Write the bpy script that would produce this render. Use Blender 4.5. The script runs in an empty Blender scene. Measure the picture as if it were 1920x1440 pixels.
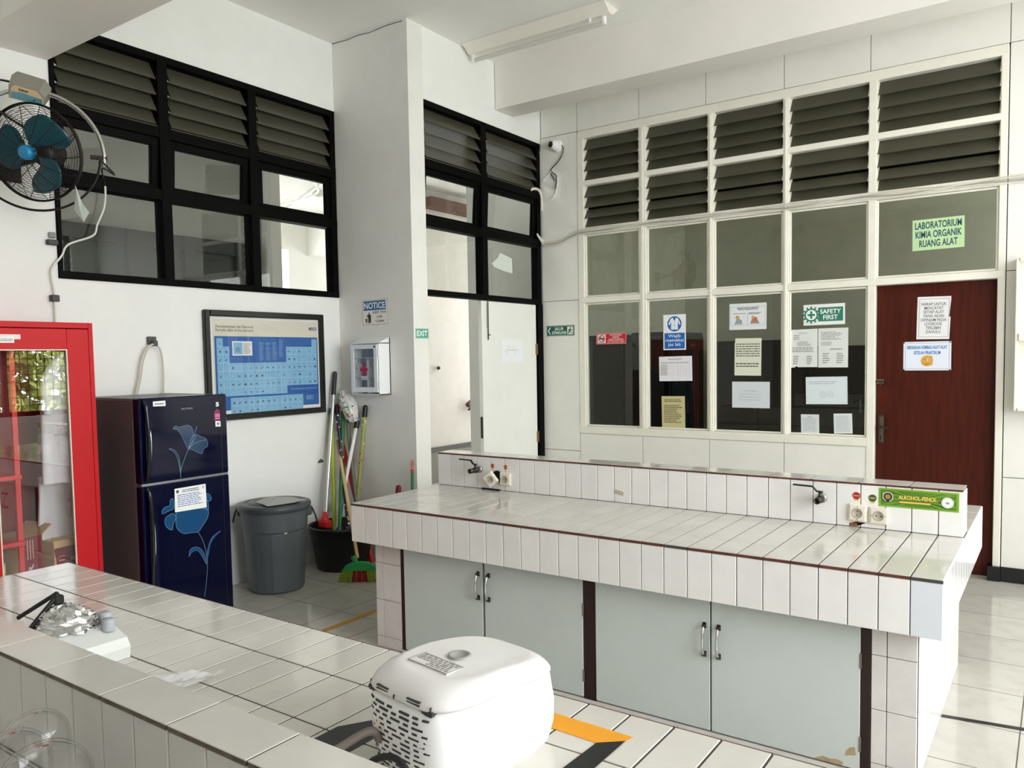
import bpy, math, random
from mathutils import Vector, Matrix
C = bpy.context.scene.collection
PI = math.pi
rnd = random.Random(7)

# ---------------------------------------------------------------- camera, sky, exposure
sc = bpy.context.scene
cd = bpy.data.cameras.new('camera'); cam = bpy.data.objects.new('camera', cd); C.objects.link(cam)
cd.sensor_width = 36; cd.lens = 1476.54/1920*36
cd.shift_x = (960-963.94)/1920; cd.shift_y = (755.38-720)/1920
cd.clip_start = .02
yw, pt, rl = [math.radians(a) for a in (34.9042, -3.2727, -.9288)]
fw = Vector((-math.sin(yw)*math.cos(pt), math.cos(yw)*math.cos(pt), math.sin(pt)))
rt = Vector((math.cos(yw), math.sin(yw), 0)); up = rt.cross(fw)
r2 = rt*math.cos(rl)+up*math.sin(rl); u2 = -rt*math.sin(rl)+up*math.cos(rl)
M = Matrix((r2, u2, -fw)).transposed().to_4x4(); M.translation = (3.9245, -6.1132, 1.5456)
cam.matrix_world = M; sc.camera = cam
sc.view_settings.view_transform = 'Standard'; sc.view_settings.look = 'None'
sc.view_settings.exposure = 0.35; sc.view_settings.gamma = 1; sc.view_settings.use_curve_mapping = False
w = bpy.data.worlds.new('sky'); sc.world = w; w.use_nodes = True
bg = w.node_tree.nodes['Background']; bg.inputs[0].default_value = (.965, .98, 1.0, 1); bg.inputs[1].default_value = 9.0
cy = sc.cycles
cy.max_bounces = 14; cy.diffuse_bounces = 7; cy.glossy_bounces = 4; cy.transparent_max_bounces = 24
cy.caustics_reflective = False; cy.caustics_refractive = False; cy.sample_clamp_indirect = 6
def portal(name, loc, rot, sx, sy):                    # guides the sky light through an opening in the wall meshes
    l = bpy.data.lights.new(name, 'AREA'); l.shape = 'RECTANGLE'; l.size = sx; l.size_y = sy
    l.cycles.is_portal = True
    o = bpy.data.objects.new(name, l); C.objects.link(o); o.location = loc; o.rotation_euler = rot
RWIN = [(-2.95, -.35), (-5.95, -3.35)]
for k, (a, b) in enumerate(RWIN): portal('window_light', (6.5, (a+b)/2, 2.15), (0, PI/2, 0), 2.5, b-a)
portal('hall_light', (-5.3, .8, 2.1), (0, -PI/2, 0), 2.2, 1.0)
portal('hall_end_added_light', (-3.2, 4.35, 1.8), (-PI/2, 0, 0), 3.2, 1.8)  # unseen end-wall openings, added to light the hall
portal('store_added_light', (5.25, 1.8, 2.9), (0, PI/2, 0), 1.2, 2.4)  # high store opening out of view, added to brighten the store room

# ---------------------------------------------------------------- materials
def lin(c):
    if isinstance(c, str): c = tuple(int(c[i:i+2], 16) for i in (0, 2, 4))
    return tuple(((v/255)/12.92 if v/255 <= .04045 else ((v/255+.055)/1.055)**2.4) for v in c)+(1,)
MC = {}
def mat(name, col, rough=.5, metal=0, var=0, scale=6, bump=0, spec=.5, island=0, coat=0, stretch=None, emit=0):
    if name in MC: return MC[name]
    m = bpy.data.materials.new(name); m.use_nodes = True; nt = m.node_tree; N = nt.nodes; L = nt.links
    b = N['Principled BSDF']; c = lin(col)
    b.inputs['Base Color'].default_value = c; b.inputs['Roughness'].default_value = rough
    b.inputs['Metallic'].default_value = metal; b.inputs['Specular IOR Level'].default_value = spec
    b.inputs['Coat Weight'].default_value = coat; b.inputs['Coat Roughness'].default_value = .05
    if emit: b.inputs['Emission Color'].default_value = c; b.inputs['Emission Strength'].default_value = emit
    out = None
    if var or bump:
        g = N.new('ShaderNodeNewGeometry'); mp = N.new('ShaderNodeMapping'); L.new(g.outputs['Position'], mp.inputs['Vector'])
        if stretch: mp.inputs['Scale'].default_value = stretch
        n = N.new('ShaderNodeTexNoise'); n.inputs['Scale'].default_value = scale; n.inputs['Detail'].default_value = 6
        n.inputs['Roughness'].default_value = .62
        L.new(mp.outputs['Vector'], n.inputs['Vector'])
        if var:
            r = N.new('ShaderNodeValToRGB'); e = r.color_ramp.elements
            e[0].position = .32; e[1].position = .62
            e[0].color = tuple(v*(1-var) for v in c[:3])+(1,); e[1].color = c
            L.new(n.outputs['Fac'], r.inputs['Fac']); out = r.outputs['Color']
        if bump:
            bp = N.new('ShaderNodeBump'); bp.inputs['Strength'].default_value = bump; bp.inputs['Distance'].default_value = .01
            L.new(n.outputs['Fac'], bp.inputs['Height']); L.new(bp.outputs['Normal'], b.inputs['Normal'])
    if island:
        g2 = N.new('ShaderNodeNewGeometry'); mr = N.new('ShaderNodeMapRange')
        mr.inputs['To Min'].default_value = 1-island; mr.inputs['To Max'].default_value = 1
        L.new(g2.outputs['Random Per Island'], mr.inputs['Value'])
        mx = N.new('ShaderNodeMix'); mx.data_type = 'RGBA'; mx.blend_type = 'MULTIPLY'; mx.inputs['Factor'].default_value = 1
        if out: L.new(out, mx.inputs['A'])
        else: mx.inputs['A'].default_value = c
        L.new(mr.outputs['Result'], mx.inputs['B']); out = mx.outputs['Result']
    if out: L.new(out, b.inputs['Base Color'])
    MC[name] = m; return m
def flat(col, rough=.6): return mat('ink_'+col, col, rough)
def glass(name, tint=(255, 255, 255), ior=1.5, rough=0, amount=None):
    m = bpy.data.materials.new(name); m.use_nodes = True; nt = m.node_tree; N = nt.nodes; L = nt.links
    N.remove(N['Principled BSDF']); o = N['Material Output']
    t = N.new('ShaderNodeBsdfTransparent'); t.inputs[0].default_value = lin(tint)
    g = N.new('ShaderNodeBsdfGlossy'); g.inputs['Roughness'].default_value = rough
    f = N.new('ShaderNodeLayerWeight'); f.inputs['Blend'].default_value = .5       # Schlick reflectance, same from both sides
    p5 = N.new('ShaderNodeMath'); p5.operation = 'POWER'; p5.inputs[1].default_value = 5; L.new(f.outputs['Facing'], p5.inputs[0])
    f0 = ((ior-1)/(ior+1))**2
    ma = N.new('ShaderNodeMath'); ma.operation = 'MULTIPLY_ADD'; ma.inputs[1].default_value = 1-f0; ma.inputs[2].default_value = f0; L.new(p5.outputs[0], ma.inputs[0])
    x = N.new('ShaderNodeMixShader'); L.new(ma.outputs[0], x.inputs[0])
    L.new(t.outputs[0], x.inputs[1]); L.new(g.outputs[0], x.inputs[2]); L.new(x.outputs[0], o.inputs['Surface'])
    return m
WALL = mat('white_paint', 'f1f2f0', .75, var=.05, scale=2.2, bump=.05)
WALLC = mat('column_paint', 'ecebe7', .75, var=.06, scale=2.5, bump=.06)
CEIL = mat('ceiling_paint', 'eeeeea', .85, var=.03, scale=3)
PANEL = mat('wall_panel', 'ecebe4', .5, var=.05, scale=3)
DARKJ = mat('joint_dark', '4a443f', .9)
WHITEF = mat('white_frame_paint', 'eeebdf', .45, var=.05, scale=9)
BLACKF = mat('black_frame_paint', '040404', .55, spec=.08)
TILE = mat('glazed_tile', 'f3f2f0', .11, var=.05, scale=7, island=.05)
TILET = mat('glazed_tile_dimmed_top', 'cecbc3', .1, var=.08, scale=6, island=.09)  # the white glazed tile again, darkened for dimmer light on flat tops
TILEB = mat('plinth_tile', 'e6e1de', .25, var=.10, scale=8, island=.05)
GROUT = mat('grout', '4d4540', .95, var=.3, scale=20)
CLAY = mat('red_clay_edge', '6b3c34', .9, var=.5, scale=25)
DOORP = mat('grey_green_door_paint', 'd0d8d5', .45, var=.04, scale=5)
STILE = mat('dark_red_brown_wood', '2a0e0b', .5, var=.4, scale=12)
CLAYG = mat('grey_clay_edge', '85776a', .9, var=.4, scale=25)
CHIP = mat('chipped_board', 'b9a57e', .9, var=.3, scale=30)
CHROME = mat('chrome', 'd8d8d6', .15, 1)
STEEL = mat('dull_steel', '8d8a84', .35, 1)
IRON = mat('dark_iron', '4c4844', .4, .9)
BLACK = mat('black_plastic', '121212', .35)
RUBBER = mat('black_rubber', '0a0a0a', .6)
WHITEP = mat('white_plastic', 'f3f3f2', .3)
CREAM = mat('cream_plastic', 'e9e2d3', .35)
PAPER = mat('paper', 'f4f4f2', .8)
RED = mat('red_enamel', 'c8141e', .45, var=.05, spec=.3)
REDIN = mat('red_enamel_shade', '8c1219', .5)  # the cabinet red again, darkened for the shade inside it
LOUV = mat('frosted_louver_glass', '4c4b3f', .3, var=.08, scale=4)
LOUVW = mat('frosted_louver_glass_olive', '4b493b', .35, var=.08, scale=4)
PANE = glass('window_pane', (240, 241, 239)); CABG = glass('cabinet_pane', ior=1.85)
PANED = glass('store_pane', (215, 218, 212))
CLEAR = glass('clear_glass', (253, 253, 253), 1.45)
WOOD = mat('mahogany_door', '4c1606', .45, spec=.25, var=.45, scale=5, stretch=(9, 9, .7))

# ---------------------------------------------------------------- mesh builder
def spl(p, k=6, closed=False):
    p = [Vector(q) for q in p]; n = len(p); out = []
    for i in range(n if closed else n-1):
        a = p[(i-1) % n] if closed or i > 0 else p[0]*2-p[1]
        b, c = p[i], p[(i+1) % n]
        d = p[(i+2) % n] if closed or i+2 < n else c*2-b
        for j in range(k):
            t = j/k
            out.append(.5*((2*b)+(c-a)*t+(2*a-5*b+4*c-d)*t*t+(3*b-a-3*c+d)*t**3))
    if not closed: out.append(p[-1])
    return out
def ringb(b, q, w, f):
    """four bars round a rectangle, butted so that no faces coincide: q = (u0, u1, v0, v1)"""
    w = w if hasattr(w, '__len__') else (w, w, w, w)
    f(q[0], q[0]+w[0], q[2], q[3]); f(q[1]-w[1], q[1], q[2], q[3]); f(q[0]+w[0], q[1]-w[1], q[2], q[2]+w[2]); f(q[0]+w[0], q[1]-w[1], q[3]-w[3], q[3])
class MB:
    def __init__(s): s.v = []; s.f = []; s.mi = []; s.sm = []; s.ms = []
    def m(s, mt):
        if mt not in s.ms: s.ms.append(mt)
        return s.ms.index(mt)
    def add(s, vs, fs, mt, smooth=False):
        o = len(s.v); s.v += [Vector(q) for q in vs]; k = s.m(mt)
        for f in fs: s.f.append([o+i for i in f]); s.mi.append(k); s.sm.append(smooth)
        return s
    def box(s, x0, x1, y0, y1, z0, z1, mt, ch=0, T=None):
        x0, x1 = min(x0, x1), max(x0, x1); y0, y1 = min(y0, y1), max(y0, y1); z0, z1 = min(z0, z1), max(z0, z1)
        if ch <= 0:
            vs = [(x, y, z) for x in (x0, x1) for y in (y0, y1) for z in (z0, z1)]
            fs = [(0, 1, 3, 2), (4, 6, 7, 5), (0, 4, 5, 1), (2, 3, 7, 6), (0, 2, 6, 4), (1, 5, 7, 3)]
        else:
            lo, hi = (x0, y0, z0), (x1, y1, z1); vs = []; ix = {}
            for a in range(3):
                for c in range(8):
                    q = []
                    for d in range(3):
                        h = (c >> d) & 1; e = 0 if d == a else ch
                        q.append(hi[d]-e if h else lo[d]+e)
                    ix[(a, c)] = len(vs); vs.append(tuple(q))
            fs = []
            for a in range(3):
                b, d = [(1, 2), (2, 0), (0, 1)][a]
                for h in (0, 1):
                    cs = [(h << a) | (i << b) | (j << d) for i, j in ((0, 0), (1, 0), (1, 1), (0, 1))]
                    f = [ix[(a, c)] for c in cs]; fs.append(f if h else f[::-1])
            for a in range(3):
                b, d = [(1, 2), (2, 0), (0, 1)][a]
                for i in (0, 1):
                    for j in (0, 1):
                        c0 = (i << b) | (j << d); c1 = c0 | (1 << a)
                        f = [ix[(b, c0)], ix[(b, c1)], ix[(d, c1)], ix[(d, c0)]]
                        fs.append(f if (i == j) else f[::-1])
            for c in range(8):
                f = [ix[(0, c)], ix[(1, c)], ix[(2, c)]]
                fs.append(f if bin(c).count('1') % 2 == 1 else f[::-1])
        if T is not None: vs = [T @ Vector(q) for q in vs]
        return s.add(vs, fs, mt)
    def tube(s, pts, r, mt, n=8, closed=False, caps=True, r1=None):
        p = [Vector(q) for q in pts]; N = len(p); vs = []; fs = []
        t0 = (p[1]-p[0]).normalized(); nn = t0.orthogonal().normalized()
        for i in range(N):
            if closed: t = (p[(i+1) % N]-p[i-1]).normalized()
            else: t = (p[min(i+1, N-1)]-p[max(i-1, 0)]).normalized()
            nn = (nn-t*nn.dot(t)).normalized(); b = t.cross(nn)
            rr = r if not hasattr(r, '__len__') else r[i]
            if r1 is not None: rr = r+(r1-r)*i/(N-1)
            for k in range(n):
                a = 2*PI*k/n; vs.append(p[i]+(nn*math.cos(a)+b*math.sin(a))*rr)
        for i in range(N if closed else N-1):
            for k in range(n):
                j = (i+1) % N; k2 = (k+1) % n
                fs.append((i*n+k, i*n+k2, j*n+k2, j*n+k))
        s.add(vs, fs, mt, True)
        if caps and not closed:
            s.add(vs[:n], [tuple(range(n))[::-1]], mt); s.add(vs[-n:], [tuple(range(n))], mt)
        return s
    def lathe(s, prof, mt, c=(0, 0, 0), n=32, T=None, rib=None, smooth=True):
        vs = []; fs = []
        for i, (r, z) in enumerate(prof):
            for k in range(n):
                a = 2*PI*k/n; rr = r*(1+(rib(k, i) if rib else 0))
                vs.append(Vector((rr*math.cos(a), rr*math.sin(a), z)))
        for i in range(len(prof)-1):
            for k in range(n):
                k2 = (k+1) % n; fs.append((i*n+k, i*n+k2, (i+1)*n+k2, (i+1)*n+k))
        T = T if T is not None else Matrix.Translation(c)
        return s.add([T @ q for q in vs], fs, mt, smooth)
    def disc(s, c, r, n, mt, ex=(1, 0, 0), ey=(0, 0, 1), ry=None, k=28):
        c, ex, ey = Vector(c), Vector(ex), Vector(ey); ry = ry or r
        return s.add([c+ex*r*math.cos(2*PI*i/k)+ey*ry*math.sin(2*PI*i/k) for i in range(k)], [tuple(range(k))], mt)
    def poly(s, pts, mt, th=None):
        p = [Vector(q) for q in pts]; n = len(p)
        if th is None: return s.add(p, [tuple(range(n))], mt)
        t = Vector(th); q = [a+t for a in p]
        return s.add(p+q, [tuple(range(n))[::-1], tuple(range(n, 2*n))]+[(i, (i+1) % n, n+(i+1) % n, n+i) for i in range(n)], mt)
    def loft(s, rings, mt, cap0=True, cap1=True, smooth=True):
        n = len(rings[0]); vs = [q for r in rings for q in r]; fs = []
        for i in range(len(rings)-1):
            for k in range(n):
                k2 = (k+1) % n; fs.append((i*n+k, i*n+k2, (i+1)*n+k2, (i+1)*n+k))
        s.add(vs, fs, mt, smooth)
        if cap0: s.add(rings[0], [tuple(range(n))[::-1]], mt, smooth)
        if cap1: s.add(rings[-1], [tuple(range(n))], mt, smooth)
        return s
    def sphere(s, c, r, mt, n=16, m=10, sc=(1, 1, 1)):
        c = Vector(c); vs = []; fs = []
        for i in range(m+1):
            th = PI*i/m
            for k in range(n):
                a = 2*PI*k/n
                vs.append(c+Vector((sc[0]*r*math.sin(th)*math.cos(a), sc[1]*r*math.sin(th)*math.sin(a), sc[2]*r*math.cos(th))))
        for i in range(m):
            for k in range(n):
                k2 = (k+1) % n; fs.append((i*n+k, (i+1)*n+k, (i+1)*n+k2, i*n+k2))
        return s.add(vs, fs, mt, True)
    def text(s, body, c, ex, ey, w, h, mt, bold=.012, fit=True):
        vs, fs, bw, bh = glyphs(body, bold)
        c, ex, ey = Vector(c), Vector(ex), Vector(ey)
        sx = w/bw; sy = h/bh
        if not fit: sx = sy = min(sx, sy)
        return s.add([c+ex*(x*sx)+ey*(y*sy) for x, y in vs], fs, mt)
GC = {}
def glyphs(body, bold):
    k = (body, bold)
    if k not in GC:
        cu = bpy.data.curves.new('lettering', 'FONT'); cu.body = body; cu.align_x = 'CENTER'; cu.offset = bold; cu.resolution_u = 3
        cu.space_line = .95
        o = bpy.data.objects.new('lettering', cu); C.objects.link(o)
        me = bpy.data.meshes.new_from_object(o)
        vs = [(v.co.x, v.co.y) for v in me.vertices]; fs = [tuple(p.vertices) for p in me.polygons]
        bpy.data.objects.remove(o); bpy.data.meshes.remove(me); bpy.data.curves.remove(cu)
        xs = [v[0] for v in vs]; ys = [v[1] for v in vs]; cx = (min(xs)+max(xs))/2; cy_ = (min(ys)+max(ys))/2
        GC[k] = ([(x-cx, y-cy_) for x, y in vs], fs, max(xs)-min(xs), max(ys)-min(ys))
    return GC[k]
WP = {}                                                  # world positions of parents
def tag(o, label=None, cat=None, group=None, kind=None):
    if label: o['label'] = label
    if cat: o['category'] = cat
    if group: o['group'] = group
    if kind: o['kind'] = kind
    return o
def thing(name, loc, label=None, cat=None, group=None, kind=None):
    o = bpy.data.objects.new(name, None); C.objects.link(o); o.location = loc; o.empty_display_size = .05
    WP[o.name] = Vector(loc); return tag(o, label, cat, group, kind)
def obj(name, mb, parent=None, label=None, cat=None, group=None, kind=None, local=False, solid=0):
    lo = Vector([min(v[i] for v in mb.v) for i in range(3)]); hi = Vector([max(v[i] for v in mb.v) for i in range(3)])
    o0 = Vector(((lo.x+hi.x)/2, (lo.y+hi.y)/2, lo.z))
    me = bpy.data.meshes.new(name); me.from_pydata([v-o0 for v in mb.v], [], mb.f); 
    for mt in mb.ms: me.materials.append(mt)
    me.polygons.foreach_set('material_index', mb.mi); me.polygons.foreach_set('use_smooth', mb.sm); me.update()
    o = bpy.data.objects.new(name, me); C.objects.link(o)
    if parent is not None:
        o.parent = parent; o.location = o0 if local else o0-WP[parent.name]
        WP[o.name] = o0 if not local else o0
    else: o.location = o0; WP[o.name] = o0
    if solid:
        md = o.modifiers.new('thickness', 'SOLIDIFY'); md.thickness = solid; md.offset = -1
    return tag(o, label, cat, group, kind)
def copy_tree(o, parent=None):
    c = o.copy(); C.objects.link(c)
    if parent is not None: c.parent = parent
    WP[c.name] = WP[o.name]
    for ch in list(o.children): copy_tree(ch, c)
    return c
def struct(name, mb, parent=None): return obj(name, mb, parent, kind=None if parent else 'structure')
X, Y, Z = Vector((1, 0, 0)), Vector((0, 1, 0)), Vector((0, 0, 1))


# ---------------------------------------------------------------- the setting
YC, YC2, WX = -1.764, -1.60, -.78
XR, YF, H = 6.2, -9.5, 4.0
def floor_mat():
    m = bpy.data.materials.new('floor_tiles'); m.use_nodes = True; nt = m.node_tree; N = nt.nodes; L = nt.links
    b = N['Principled BSDF']; g = N.new('ShaderNodeNewGeometry'); s = N.new('ShaderNodeSeparateXYZ'); L.new(g.outputs['Position'], s.inputs[0])
    def mth(op, a, v=None):
        n = N.new('ShaderNodeMath'); n.operation = op
        for i, q in enumerate((a, v)):
            if q is None: continue
            if isinstance(q, (int, float)): n.inputs[i].default_value = q
            else: L.new(q, n.inputs[i])
        return n.outputs[0]
    ds = []
    cells = []
    for ax, off, pitch in ((0, .105+7.83, .3915), (1, .4188+8, .4)):
        t = mth('DIVIDE', mth('ADD', s.outputs[ax], off), pitch); f = mth('FRACT', t); cells.append(mth('FLOOR', t))
        ds.append(mth('MINIMUM', f, mth('SUBTRACT', 1.0, f)))
    d = mth('MINIMUM', ds[0], ds[1]); line = mth('LESS_THAN', d, .0065)
    h = mth('FRACT', mth('MULTIPLY', mth('SINE', mth('ADD', mth('MULTIPLY', cells[0], 12.99), mth('MULTIPLY', cells[1], 78.2))), 43.7))
    nz = N.new('ShaderNodeTexNoise'); nz.inputs['Scale'].default_value = 9; nz.inputs['Detail'].default_value = 8; L.new(g.outputs['Position'], nz.inputs['Vector'])
    r = N.new('ShaderNodeValToRGB'); e = r.color_ramp.elements; e[0].position = .3; e[1].position = .55
    e[0].color = lin('b4b1a8'); e[1].color = lin('bcbab1'); L.new(nz.outputs['Fac'], r.inputs[0])
    mr = N.new('ShaderNodeMapRange'); mr.inputs['To Min'].default_value = .95; L.new(h, mr.inputs[0])
    mx = N.new('ShaderNodeMix'); mx.data_type = 'RGBA'; mx.blend_type = 'MULTIPLY'; mx.inputs['Factor'].default_value = 1
    L.new(r.outputs[0], mx.inputs['A']); L.new(mr.outputs[0], mx.inputs['B'])
    m2 = N.new('ShaderNodeMix'); m2.data_type = 'RGBA'; L.new(line, m2.inputs['Factor']); L.new(mx.outputs['Result'], m2.inputs['A']); m2.inputs['B'].default_value = lin('55504b')
    L.new(m2.outputs['Result'], b.inputs['Base Color'])
    L.new(mth('MULTIPLY_ADD', line, .6), b.inputs['Roughness'])
    rr = [n for n in N if n.type == 'MATH' and n.operation == 'MULTIPLY_ADD'][0]; rr.inputs[2].default_value = .1
    bp = N.new('ShaderNodeBump'); bp.inputs['Distance'].default_value = .002; bp.inputs['Strength'].default_value = .6
    L.new(mth('SUBTRACT', 1.0, line), bp.inputs['Height']); L.new(bp.outputs[0], b.inputs['Normal'])
    return m
struct('floor', MB().box(-6, XR+.2, YF-.2, 4.4, -.12, 0, floor_mat()))
struct('ceiling', MB().box(-.92, XR+.2, YF-.2, 3.5, H, H+.12, CEIL))
struct('wall_left', MB().box(-.92, WX, YF, YC, 0, 2.045, WALL).box(-.92, WX, YF, YC, 3.475, H, WALL).box(-.92, WX, YF, -3.885, 2.045, 3.475, WALL))
col = MB().box(-.92, 0, YC, YC2, 0, H, WALLC)
zz = [(-.775, H-.004), (-.6, H-.012), (-.5, H-.006), (-.36, H-.015), (-.2, H-.007), (-.04, H-.012)]
col.tube([(x, YC-.001, z) for x, z in zz], .0025, DARKJ, 4)
struct('column', col)
struct('wall_left_end', MB().box(-.14, -.006, YC2, .12, 3.475, H, WALL))
b = MB()
def seams(mb, xs, zs, y=0, th=.05):                     # flat panels with dark open joints between them
    mb.box(xs[0], xs[-1], y+.006, y+th, zs[0], zs[-1], DARKJ)
    for i in range(len(xs)-1):
        for j in range(len(zs)-1):
            mb.box(xs[i]+.0022, xs[i+1]-.0022, y, y+.012, zs[j]+.0022, zs[j+1]-.0022, PANEL, .0012)
seams(b, [0, .378, .974, 1.558, 2.17, 2.77, 3.606, 4.3, 5.0, 5.6, XR], [3.522, H])
seams(b, [-.003, .378], [0, .7, 2.052, 3.522])
seams(b, [.378, .991, 1.582, 2.178, 2.775], [0, .862])
seams(b, [3.606, 4.3, 5.0, 5.6, XR], [.0, .7, 2.062, 3.522])
b.box(-.1, .38, .05, .12, 0, H, WALL).box(.38, XR, .05, .12, 3.53, H, WALL).box(.38, 2.775, .05, .12, 0, .86, WALL).box(3.6, XR, .05, .12, 0, H, WALL)
struct('wall_back', b)
struct('baseboard_back', MB().box(3.606, XR, -.014, 0, 0, .1, mat('black_base_tile', '17171a', .25), .003).box(3.53, 3.606, -.03, .05, 0, .1, mat('black_base_tile', '17171a'), .003))
b = MB().box(XR, XR+.2, YF, .12, 0, .9, WALL).box(XR, XR+.2, YF, .12, 3.4, H, WALL)
ed = [YF]+[v for ab in RWIN[::-1] for v in ab]+[.12]
for i in range(0, len(ed), 2): b.box(XR, XR+.2, ed[i], ed[i+1], .9, 3.4, WALL)
struct('wall_right', b)
struct('wall_front', MB().box(-.92, XR+.2, YF-.2, YF, 0, H, mat('rear_wall_darkened', 'b4b0a6', .8)))  # wall out of view, darkened to cut the light it bounces back
for k, (a, c) in enumerate(RWIN):                        # daylight windows with dark frames and wire grille
    t = thing('window_%d' % (k+4), (XR, (a+c)/2, .9), kind='structure')
    f = MB()
    for y in (a+.03, (a+c)/2, c-.03): f.box(XR+.06, XR+.12, y-.03, y+.03, .9, 3.4, BLACKF)
    for z in (.93, 2.45, 3.37): f.box(XR+.06, XR+.12, a, c, z-.03, z+.03, BLACKF)
    obj('window_frame', f, t)
    if k == 0:
        g = MB()
        for i in range(1, 25): g.box(XR+.13, XR+.138, a+i*.1, a+i*.1+.008, .93, 2.45, IRON)
        for i in range(1, 15): g.box(XR+.13, XR+.138, a, c, .93+i*.1, .938+i*.1, IRON)
        obj('window_grille', g, t)
# beams
struct('ceiling_beam', MB().box(0, XR, -.6926, -.4368, 3.613, H, mat('beam_paint', 'ebe8e2', .75, var=.06, scale=1.6)))
struct('ceiling_beam', MB().box(WX, XR, -4.275, -3.89, 3.2515, H, mat('beam_paint', 'ebe8e2')))
# hall behind the left wall
b = MB().box(-5.1, -.92, YF, 4.2, 3.62, 3.74, CEIL)
struct('hall_ceiling', b)
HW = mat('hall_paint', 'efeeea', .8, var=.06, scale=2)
struct('wall_hall_side', MB().box(-2.65, -2.5, YF, -1.15, 0, 3.62, mat('hall_side_dimmed', '9b9b94', .8, var=.06)))  # hall wall greyed to paint in the dimmer light at this end
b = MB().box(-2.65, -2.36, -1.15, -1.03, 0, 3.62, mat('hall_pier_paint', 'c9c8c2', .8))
b.box(-5.2, -5.0, -1.03, .35, 0, 3.62, HW).box(-5.2, -5, 1.22, 4.2, 0, 3.62, HW).box(-5.2, -5, .35, 1.22, 3.1, 3.62, HW).box(-5.2, -5, .35, 1.22, 0, 1.0, HW)
b.box(-5.2, -2.65, -1.15, -1.03, 0, 3.62, HW).box(-5, -4.1, 1.55, 4.2, 3.05, 3.62, HW)
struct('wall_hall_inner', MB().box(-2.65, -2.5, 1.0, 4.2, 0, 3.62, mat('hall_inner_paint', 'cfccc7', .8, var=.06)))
b.box(-5.0, -4.7, 4.2, 4.3, 0, 3.62, HW).box(-4.7, -2.65, 4.2, 4.3, 0, 1.2, HW).box(-4.7, -2.65, 4.2, 4.3, 2.6, 3.62, HW).box(-2.65, -2.3, 4.2, 4.3, 0, 3.62, HW).box(-2.3, -1.5, 4.2, 4.3, 0, 1.0, HW).box(-2.3, -1.5, 4.2, 4.3, 2.6, 3.62, HW).box(-1.5, 0, 4.2, 4.3, 0, 3.62, HW)  # end wall, its unseen openings put in for the hall's daylight
b.box(-2.5, -2.47, 1.0, 4.2, 0, .42, mat('hall_dado', '77756f', .6)).box(-2.5, -2.455, 1.0, 4.2, .40, .445, mat('hall_dado_cap', '2c2c2d', .4))
struct('wall_hall', b)
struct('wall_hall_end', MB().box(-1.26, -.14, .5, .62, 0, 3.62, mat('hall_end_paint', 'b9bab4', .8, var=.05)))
struct('trim_1', MB().box(-2.5, -2.3, 1.15, 2.2, 3.38, 3.49, mat('brown_stair_beam', '5c4038', .7)))
t = thing('window_7', (-2.5, -2.3, 1.2), kind='structure')
f = MB()
for y in (-4.7, -3.6, -3.06, -2.5, -1.98, -1.45): f.box(-2.5, -2.42, y-.05, y+.05, 1.1, 2.66, mat('teal_black_frame', '1c2020', .5))
for z in (1.15, 1.95, 2.6): f.box(-2.5, -2.43, -4.7, -1.42, z-.06, z+.06, mat('teal_black_frame', '1c2020'))
obj('window_frame', f, t)
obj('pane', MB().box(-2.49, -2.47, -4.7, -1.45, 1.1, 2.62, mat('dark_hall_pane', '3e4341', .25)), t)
p_ = MB()
p_.tube(spl([(-4.9, .7, 3.57), (-3.6, .5, 3.57), (-2.9, -.1, 3.57), (-2.0, -.3, 3.57)]), .015, WHITEP, 6).tube([(-5, 1.1, 3.58), (-1.5, -.6, 3.58)], .015, WHITEP, 6)
tag(obj('ceiling_conduit', p_), 'white conduit pipes crossing the hall ceiling seen through the right pane', 'pipe')
sd = thing('ceiling_lamp', (-3.6, .55, 3.55), 'small round white lamp on the hall ceiling behind the left window', 'lamp')
obj('lamp_base', MB().lathe([(0, .07), (.07, .07), (.07, .04)], WHITEP, (-3.6, .55, 3.55), 20), sd)
obj('lamp_cover', MB().lathe([(.066, .04), (.06, 0), (0, -.005)], mat('opal', 'e6e4dc', .4), (-3.6, .55, 3.55), 20), sd)
h = thing('stair_handrail', (-2.47, 1.9, .9), 'dark red wooden stair handrail on the white hall wall beyond the doorway', 'handrail')
DR = mat('dark_red_rail', '5a1a1c', .35)
obj('rail', MB().tube(spl([(-2.40, 1.90, .94), (-2.40, 1.95, .965), (-2.40, 2.05, .955), (-2.40, 2.7, .72)]), .035, DR, 10), h)
obj('bracket', MB().tube([(-2.47, 2.0, .87), (-2.40, 2.0, .93)], .012, BLACK, 6), h)
k_ = thing('coat_hook', (-2.47, 1.385, 1.42), 'small black knob on the white hall wall left of the handrail', 'knob')
obj('knob', MB().sphere((-2.44, 1.385, 1.435), .022, BLACK, 12, 8), k_); obj('ring', MB().lathe([(0, 0), (.026, 0), (.026, .012), (0, .012)], CHROME, n=16, T=Matrix.Translation((-2.47, 1.40, 1.435)) @ Matrix.Rotation(PI/2, 4, 'Y')), k_)
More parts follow.
